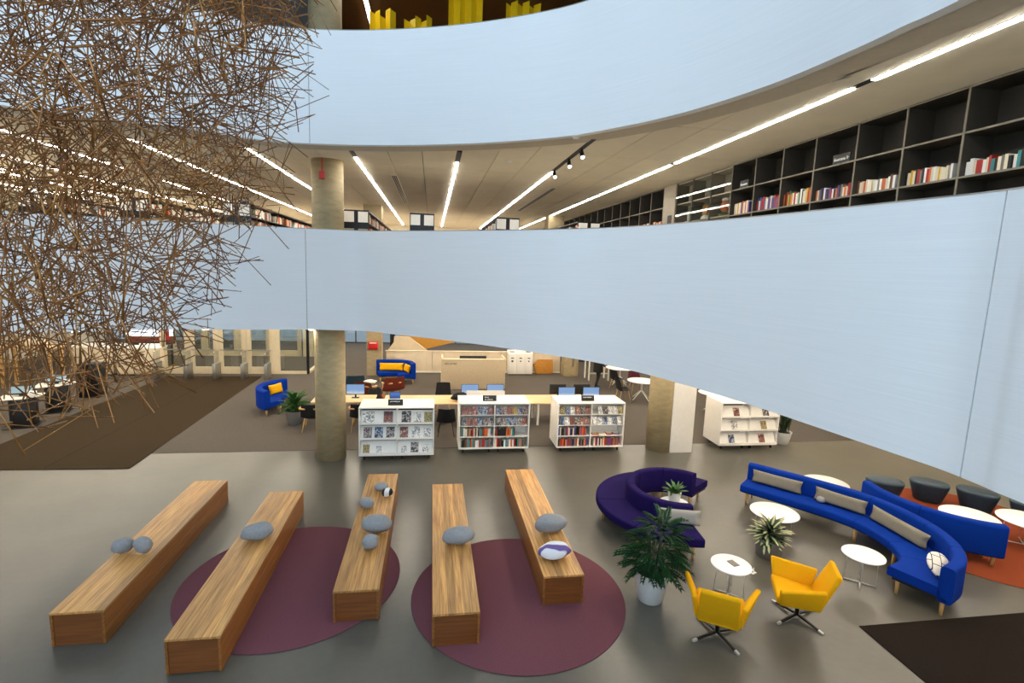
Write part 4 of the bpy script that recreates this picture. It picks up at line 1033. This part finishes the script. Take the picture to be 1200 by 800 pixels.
# entrance side: gates, kiosks, cabinets, display table
for i, x in enumerate((-10.65, -9.52, -8.48, -7.44, -6.55)):
    t = thing('security_gate', ['slim security gate post nearest the beige cabinets', 'slim security gate post, second from the beige cabinets', 'slim security gate post in the middle of the entrance row', 'slim security gate post, second from the tub sofa side', 'slim security gate post nearest the blue tub sofa'][i], 'gate', (x, 21.85, .017), 0, 'security gate posts at the entrance')
    B(-.06, .06, -.25, .3, 0, .62).build('pedestal', 'steel', t, .01); B(-.012, .012, -.22, .27, .62, 1.1).build('glass_wing', 'acrylic', t, .003)
def kiosk(x, y, rz, label):
    t = thing('self_check_kiosk', label, 'kiosk', (x, y, .007), rz, 'self check kiosks')
    MB().prism([(-.28, .28), (.28, .28), (.28, 0), (.16, -.2), (-.16, -.2), (-.28, 0)], 0, .8).build('pedestal', 'black', t, .01); B(-.34, .34, -.34, .34, 0, .015).build('foot_plate', 'black_metal', t)
    MB().prism([(-.45, .3), (.45, .3), (.45, .0), (.1, -.3), (-.45, -.3)], .8, .83).build('shelf', 'white', t, .004)
    o = B(-.26, .26, -.17, .17, -.02, .02).build('display', 'black', t, .006, (0, .1, .98)); o.rotation_euler = (.45, 0, 0); B(-.24, .24, -.15, .15, .02, .022).build('screen', 'screen_kiosk', o)
    B(.2, .36, -.22, -.05, .83, .98).build('receipt_printer', 'white', t, .008); B(-.05, .05, .05, .15, .83, .98).build('neck', 'black', t)
kiosk(-11.15, 15.75, .35, 'black self check kiosk at the mat corner, half behind the rods'); kiosk(-11.25, 17.25, .35, 'black self check kiosk farther along the mat towards the cabinets'); kiosk(-12.3, 15.0, .35, 'black self check kiosk farthest from the entrance mat')
t = thing('bag_locker', 'tall black locker behind the self check kiosks', 'cabinet', (-11.6, 18.8, .007)); B(0, .6, 0, .5, 0, 1.15).build('body', 'black', t, .01); B(.03, .57, -.012, 0, .05, 1.1).build('door', 'black_metal', t, .004)
for k, (a, b_, lb) in enumerate(((-14.05, -12.5, 'beige reception cabinet with a red and white display above'), (-12.35, -10.8, 'beige reception cabinet nearest the glass doors'))):
    t = thing('reception_cabinet', lb, 'cabinet', (a, 22.35, .007)); L = b_-a
    B(0, L, 0, .7, .06, 1.1).build('body', 'beige', t, .006); B(.03, L-.03, .03, .67, 0, .06).build('plinth', 'black', t); B(-.02, L+.02, -.02, .72, 1.1, 1.14).build('worktop', 'white', t, .004)
    for j in range(2): B(j*L/2+.015, (j+1)*L/2-.015, -.012, 0, .1, 1.06).build('door', 'beige', t, .003)
t = thing('display_screen', 'bright wall screen with red blocks above the reception cabinets', 'screen', (-12.6, 23.5, 1.15)); B(0, 1.9, 0, .06, 0, .95).build('frame', 'black', t); B(.04, 1.86, -.004, 0, .3, .92).build('panel', 'bright_panel', t); B(.04, 1.86, -.006, 0, .04, .3).build('red_band', 'leather_brown', t); B(1.3, 1.7, -.012, -.004, .1, .6).build('red_poster', 'red', t); B(.1, .5, 0, .05, -1.13, 0).build('support', 'black', t); B(1.4, 1.8, 0, .05, -1.13, 0).build('support', 'black', t)
t = thing('display_table', 'tall wooden display table behind the kiosks', 'table', (-14.0, 20.5, .007)); B(-.95, .9, -.4, .4, 1.42, 1.5).build('table_top', 'wood_desk', t, .01); B(-.75, .45, -.25, .25, 1.5, 1.68).build('tray', 'beige', t, .02)
for x in (-.8, .72):
    for y in (-.3, .3): B(x-.04, x+.04, y-.04, y+.04, 0, 1.42).build('leg', 'wood_leg', t)
t = thing('low_counter', 'grey low counter behind the tall display table', 'counter', (-15.6, 24.0, .007)); B(0, 4.2, 0, .8, 0, .9).build('body', 'steel', t, .01); B(-.03, 4.23, -.03, .83, .9, .94).build('worktop', 'white', t)

# ================================================================== UPPER FLOOR
# dark wall bookcase along the right
def bookcase(name, label, ys, zs, x0=6.16, x1=6.6):
    t = thing(name, label, 'bookcase', (0, 0, 0))
    B(x1-.02, x1, ys[0], ys[-1], zs[0], zs[-1]).build('back_panel', 'casework', t)
    for y in ys:
        u = B(x0+.01, x1-.02, y-.012, y+.012, zs[0], zs[-1]).build('upright', 'casework', t); B(x0, x0+.01, y-.012, y+.012, zs[0], zs[-1]).build('edge_strip', 'casework_edge', u)
    for z in zs:
        for a, b_ in zip(ys, ys[1:]):
            h_ = B(x0+.015, x1-.02, a+.012, b_-.012, z-.012, z+.012).build('shelf', 'casework', t); B(x0+.004, x0+.015, a+.012, b_-.012, z-.012, z+.012).build('edge_strip', 'casework_edge', h_)
    return t
YS = [2.35, 3.13, 3.92, 4.7, 5.5, 6.3, 7.1, 7.95, 8.75, 9.55, 10.35]
ZS = [4.50, 5.03, 5.54, 6.05, 6.56, 7.08]
bookcase('wall_bookcase', 'dark wall bookcase with rows of books above the balcony front', YS, ZS)
pals = {3: ['orange', 'teal', 'green', 'cream', 'black', 'grey', 'red', 'white', 'cream', 'violet', 'black'], 4: ['red', 'cream', 'orange', 'white', 'cream', 'grey', 'black', 'yellow', 'white', 'black'],
        5: ['cream', 'white', 'orange', 'grey', 'cream', 'brown'], 6: ['cream', 'white', 'orange', 'red', 'grey', 'black', 'violet'], 7: ['green', 'red', 'white', 'orange', 'yellow', 'cream', 'black'],
        8: ['blue', 'violet', 'red', 'white', 'cream', 'red', 'blue'], 9: ['cream', 'white', 'yellow', 'orange', 'violet', 'cream', 'black'], 2: ['black', 'cream', 'orange', 'white', 'grey']}
where = {2: 'in the bay ending the dark wall bookcase', 3: 'in the bay with teal spines', 4: 'in the bay with an orange-red start', 5: 'in the bay of cream paperbacks', 6: 'in the bay of leaning paperbacks under the sign', 7: 'in the bay of green and yellow spines',
         8: 'in the bay of violet and red spines', 9: 'in the bay next to the glass cases'}
for k, pal in pals.items():
    spine_row((6.24, YS[k+1]-.02, 6.062), (0, -1, 0), .76, .27 if k in (7, 8, 9) else .21, pal, where[k], 'books in the dark wall bookcase', {9: .7, 4: .84, 5: .8, 3: .98}.get(k, .88), None, .18, -PI/2, .024, .042)
def wall_sign(y, z, s_, label, W=.34):
    t = thing('shelf_sign', label, 'sign', (6.2, y, z)); B(0, .012, -W/2, W/2, 0, .15).build('plate', 'black', t); B(0, .1, -W/2, W/2, 0, .005).build('foot', 'black', t)
    text('lettering', s_, .07, 'text_white', t, (-.003, W/2-.03, .05), (PI/2, 0, -PI/2))
wall_sign(7.42, 6.573, 'Romans fr', 'black shelf sign above the leaning paperbacks'); wall_sign(9.95, 6.573, 'Romans', 'black shelf sign in the bay next to the glass cases', .3)
# glazed display cases
t = thing('display_case', 'three bay taupe display case with glass fronts', 'display case', (0, 0, 0)); ys = [10.375, 11.2, 12.05, 12.87]
B(6.5, 6.6, ys[0], ys[-1], 4.5, 7.08).build('back_panel', 'casework_light', t)
for z in (4.5, 5.3, 6.08, 6.56, 7.06): B(6.2, 6.5, ys[0], ys[-1], z-.015, z+.015).build('shelf', 'casework_light', t)
for y in ys: B(6.18, 6.5, y-.02, y+.02, 4.5, 7.08).build('upright', 'casework', t)
for a, b_ in zip(ys, ys[1:]):
    for z0, z1 in ((5.32, 6.54), (6.58, 7.04)): B(6.165, 6.175, a+.02, b_-.02, z0, z1).build('glass_door', 'glass', t)
t = thing('book_stand', 'white book stand in the display case nearest the wall pier', 'stand', (6.33, 12.45, 6.096)); B(-.06, .06, -.04, .04, 0, .02).build('base', 'white', t); B(-.02, .02, -.02, .02, .02, .22).build('post', 'white', t); B(-.1, .1, -.24, .24, .22, .24).build('tray', 'white', t)
t = thing('figurine', 'tan and white figurine in the middle display case bay', 'figurine', (6.33, 11.6, 6.096)); MB().lathe([(0, 0), (.12, 0), (.1, .06), (.05, .1), (.03, .12)], 16).build('base', 'white', t); B(-.05, .05, -.1, .1, .1, .34).build('block', 'cardboard', t, .02)
t = thing('figurine', 'colourful figurine with a green base in a display case', 'figurine', (6.33, 10.82, 6.096)); MB().lathe([(0, 0), (.12, 0), (.12, .06), (.02, .09)], 16).build('base', 'leaf_mid', t); MB().ell((0, 0, .2), .09, .1, .13, 14, 10, None, .3, 2).build('body', 'book_orange', t); MB().ell((0, 0, .36), .06, .1, .04, 12, 8).build('hat', 'white', t)
struct(B(6.16, 6.62, 12.9, 13.58, Z2F, Z2C+.02).build('wall_pier', 'casework_light'))
t = thing('wall_screen', 'small black panel on the taupe wall pier', 'panel', (6.145, 13.05, 5.7)); B(0, .012, 0, .2, 0, .62).build('plate', 'black', t)
bookcase('wall_bookcase', 'dark wall bookcase continuing beyond the taupe pier', [13.6+.82*i for i in range(20)], ZS[1:])
for k in range(4): spine_row((6.24, 14.38+.82*k, 6.062), (0, -1, 0), .72, .19, ['cream', 'orange', 'white', 'cream', 'red'], ['in the first bay beyond the taupe pier', 'in the second bay beyond the taupe pier', 'in the third bay beyond the taupe pier', 'in the fourth bay beyond the taupe pier'][k], 'books beyond the taupe pier', .92, None, .18, -PI/2, .06, .1)
# free-standing double bookstacks
def stack(x, y, label, L=10.5, sign_=None):
    t = thing('bookstack', label, 'bookstack', (x, y, Z2F)); H = 1.66; W = .31
    B(-W, W, 0, .03, 0, H).build('end_frame', 'black_metal', t); B(-.03, .03, .03, L, 0, H-.02).build('spine_board', 'black_metal', t)
    for s_ in (-1, 1): B(min(s_*.05, s_*.29), max(s_*.05, s_*.29), -.012, 0, 1.36, 1.62).build('end_sign_panel', 'white', t); B(min(s_*.05, s_*.29), max(s_*.05, s_*.29), -.012, 0, .25, 1.2).build('lower_panel', 'casework_light', t)
    B(-W, W, .03, L, H-.03, H).build('canopy', 'black_metal', t)
    for z in (.1, .42, .74, 1.06, 1.36): B(-W+.01, W-.01, .03, L, z-.02, z).build('shelf', 'black_metal', t)
    mb = MB(); r_ = random.Random(x)
    for s_ in (-1, 1):
        for z in (.74, 1.06, 1.36):
            yy = .1
            while yy < L-.1:
                d_ = r_.uniform(.05, .12); h_ = r_.uniform(.15, .23); mb.cur = r_.randrange(4); mb.box(s_*.28 if s_ < 0 else .1, -.1 if s_ < 0 else .28, yy, yy+d_, z, z+h_); yy += d_+(.3 if r_.random() < .08 else .003)
    o = mb.build('books', ['book_cream', 'book_white', 'book_brown', 'book_orange'], t); o['kind'] = 'stuff'
    if sign_:
        s_ = B(.05, .29, -.012, .0, 1.66, 1.78).build('top_sign', 'black', t); text('lettering', sign_, .055, 'text_white', s_, (.07, -.014, 1.71), (PI/2, 0, 0))
for x, y, lb, sg in ((-4.58, 13.35, 'double bookstack carrying a black top sign', 'Romans'), (-1.9, 13.7, 'double bookstack half behind the round column', None), (-.27, 13.75, 'double bookstack with pale end squares beyond the round column', None), (1.95, 13.75, 'double bookstack under the spotlight track', None),
                 (4.16, 13.75, 'double bookstack nearest the dark wall bookcase', None), (-6.8, 13.4, 'double bookstack behind the hanging rods', None), (-9.0, 13.6, 'double bookstack deep behind the hanging rods', None)): stack(x, y, lb, 10.5, sg)
# glazed room and bright wall seen through the rods
gr_ = setting('window_3')
for x in (-17, -15.2, -13.4, -11.6): B(x-.04, x+.04, 19.96, 20.04, Z2F, Z2C).build('mullion', 'black_metal', gr_)
for x in (-17, -15.2, -13.4): B(x+.04, x+1.76, 19.994, 20.006, Z2F, Z2C).build('pane', 'glass', gr_)
struct(B(-17.9, -11.6, 24, 24.2, Z2F, Z2C).build('wall_bright_room', 'plaster'))
t = thing('linear_light', 'cross running light strip in the glazed room upstairs', 'ceiling light', (-14, 17.2, Z2C-.02)); B(-2.2, 2.2, -.05, .05, 0, .015).build('housing', 'black', t); B(-2.15, 2.15, -.035, .035, -.01, 0).build('diffuser', 'lamp2', t)

# ================================================================== TOP FLOOR: folded yellow screens
def folded(x0, x1, y, h, n, label, dz):
    t = thing('folded_screen', label, 'screen', (x0, y, Z3F)); W = x1-x0
    for k in range(n):
        a, b_ = W*k/n, W*(k+1)/n; ya, yb = (0, .16) if k % 2 == 0 else (.16, 0)
        MB().prism([(a, ya), (b_, yb), (b_, yb+.03), (a, ya+.03)], 0, h+dz[k % len(dz)]).build('leaf_panel', 'yellow_screen', t)
folded(-1.5, -.92, 13.2, 2.45, 5, 'folded yellow screen nearest the round column on the top floor', (0, .04, -.08, .1, .08))
folded(-.72, -.08, 13.2, 2.35, 5, 'folded yellow screen beside the tallest one on the top floor', (0, .04, .1, .02, .14))
folded(.3, 1.1, 13.2, 3.15, 6, 'tallest folded yellow screen reaching the brown ceiling', (0, .02))
folded(1.66, 2.5, 13.2, 2.95, 6, 'folded yellow screen beyond the tallest one on the top floor', (0, .08, .02, .1))
folded(3.3, 3.9, 13.0, 3.0, 4, 'folded yellow screen farthest from the round column', (0, .05))

# ================================================================== HANGING ROD SCULPTURE
rs = random.Random(21)
sc = thing('hanging_sculpture', 'hanging cloud of thin bronze rods filling the void', 'sculpture', (-3.6, 4.7, 3.3))
O = Vector((-3.6, 4.7, 3.3))
prof = [(3.2, -3.3), (3.5, -2.65), (3.9, -2.2), (4.4, -2.05), (5.0, -1.75), (5.6, -1.5), (6.2, -1.32), (6.9, -1.2), (8.2, -1.0)]
def xe(z):
    for (z0, a), (z1, b_) in zip(prof, prof[1:]):
        if z0 <= z <= z1: return a+(b_-a)*(z-z0)/(z1-z0)
    return -1.1
rods = []
while len(rods) < 5800:
    u = rs.random(); z = 3.45+4.6*(u**.72)
    y = rs.gauss(4.75, .75)
    if not 3.0 < y < 6.6: continue
    k = y/4.7
    x = (xe(z)-rs.random()**1.05*3.4+.05)*(.75+.25*k)
    th = math.acos(rs.uniform(-1, 1)); ph = rs.uniform(0, 2*PI)
    d = Vector((math.sin(th)*math.cos(ph), math.sin(th)*math.sin(ph), math.cos(th)))
    if x < -4.9: continue
    L = rs.uniform(.22, .55) if rs.random() < .85 else rs.uniform(.55, .85)
    rods.append((Vector((x, y, z)), d, L, rs.choice((.0036, .0044, .0052))))
for k in range(190):
    d = Vector((rs.gauss(0, .22), rs.gauss(0, .22), 1)).normalized(); cx = rs.choice((-2.55, -3.3, -2.9))
    rods.append((Vector((rs.gauss(cx, .1), rs.gauss(4.6, .2), rs.uniform(3.75, 5.6))), d, rs.uniform(.3, .6), .0044))
def seen(r): return r[2]*r[3]/max(1, (r[0]-CAM).dot(_fw))
def inview(r):
    v_ = r[0]-CAM; w__ = v_.dot(_fw); px_ = 600+FPX*v_.dot(_r2)/w__; py_ = 400-FPX*v_.dot(_u2)/w__
    return -20 < px_ < 420 and -20 < py_ < 560
rods.sort(key=lambda r: -(seen(r)+(1 if inview(r) else 0)))
unit = {rr: MB().cyl((0, 0, -.5), (0, 0, .5), rr, n=6).mesh('rod', 'rod') for rr in (.0036, .0044, .0052)}
for p, d, L, rr in rods[:300]:
    o = link('rod', unit[rr], sc, p-O); o.rotation_mode = 'QUATERNION'; o.rotation_quaternion = d.to_track_quat('Z', 'Y'); o.scale = (1, 1, L)
mb = MB()
for p, d, L, rr in rods[300:]: mb.cyl(p-O-d*L/2, p-O+d*L/2, rr, n=5, cap=False)
o = mb.build('rod_mass', 'rod', sc); o['kind'] = 'stuff'
for k in range(9): x, y = rs.uniform(-4.6, -1.7), rs.uniform(3.8, 5.6); MB().cyl((x+3.6, y-4.7, 3.2), (x+3.6, y-4.7, 8.9), .0015, n=5).build('suspension_wire', 'wire', sc)
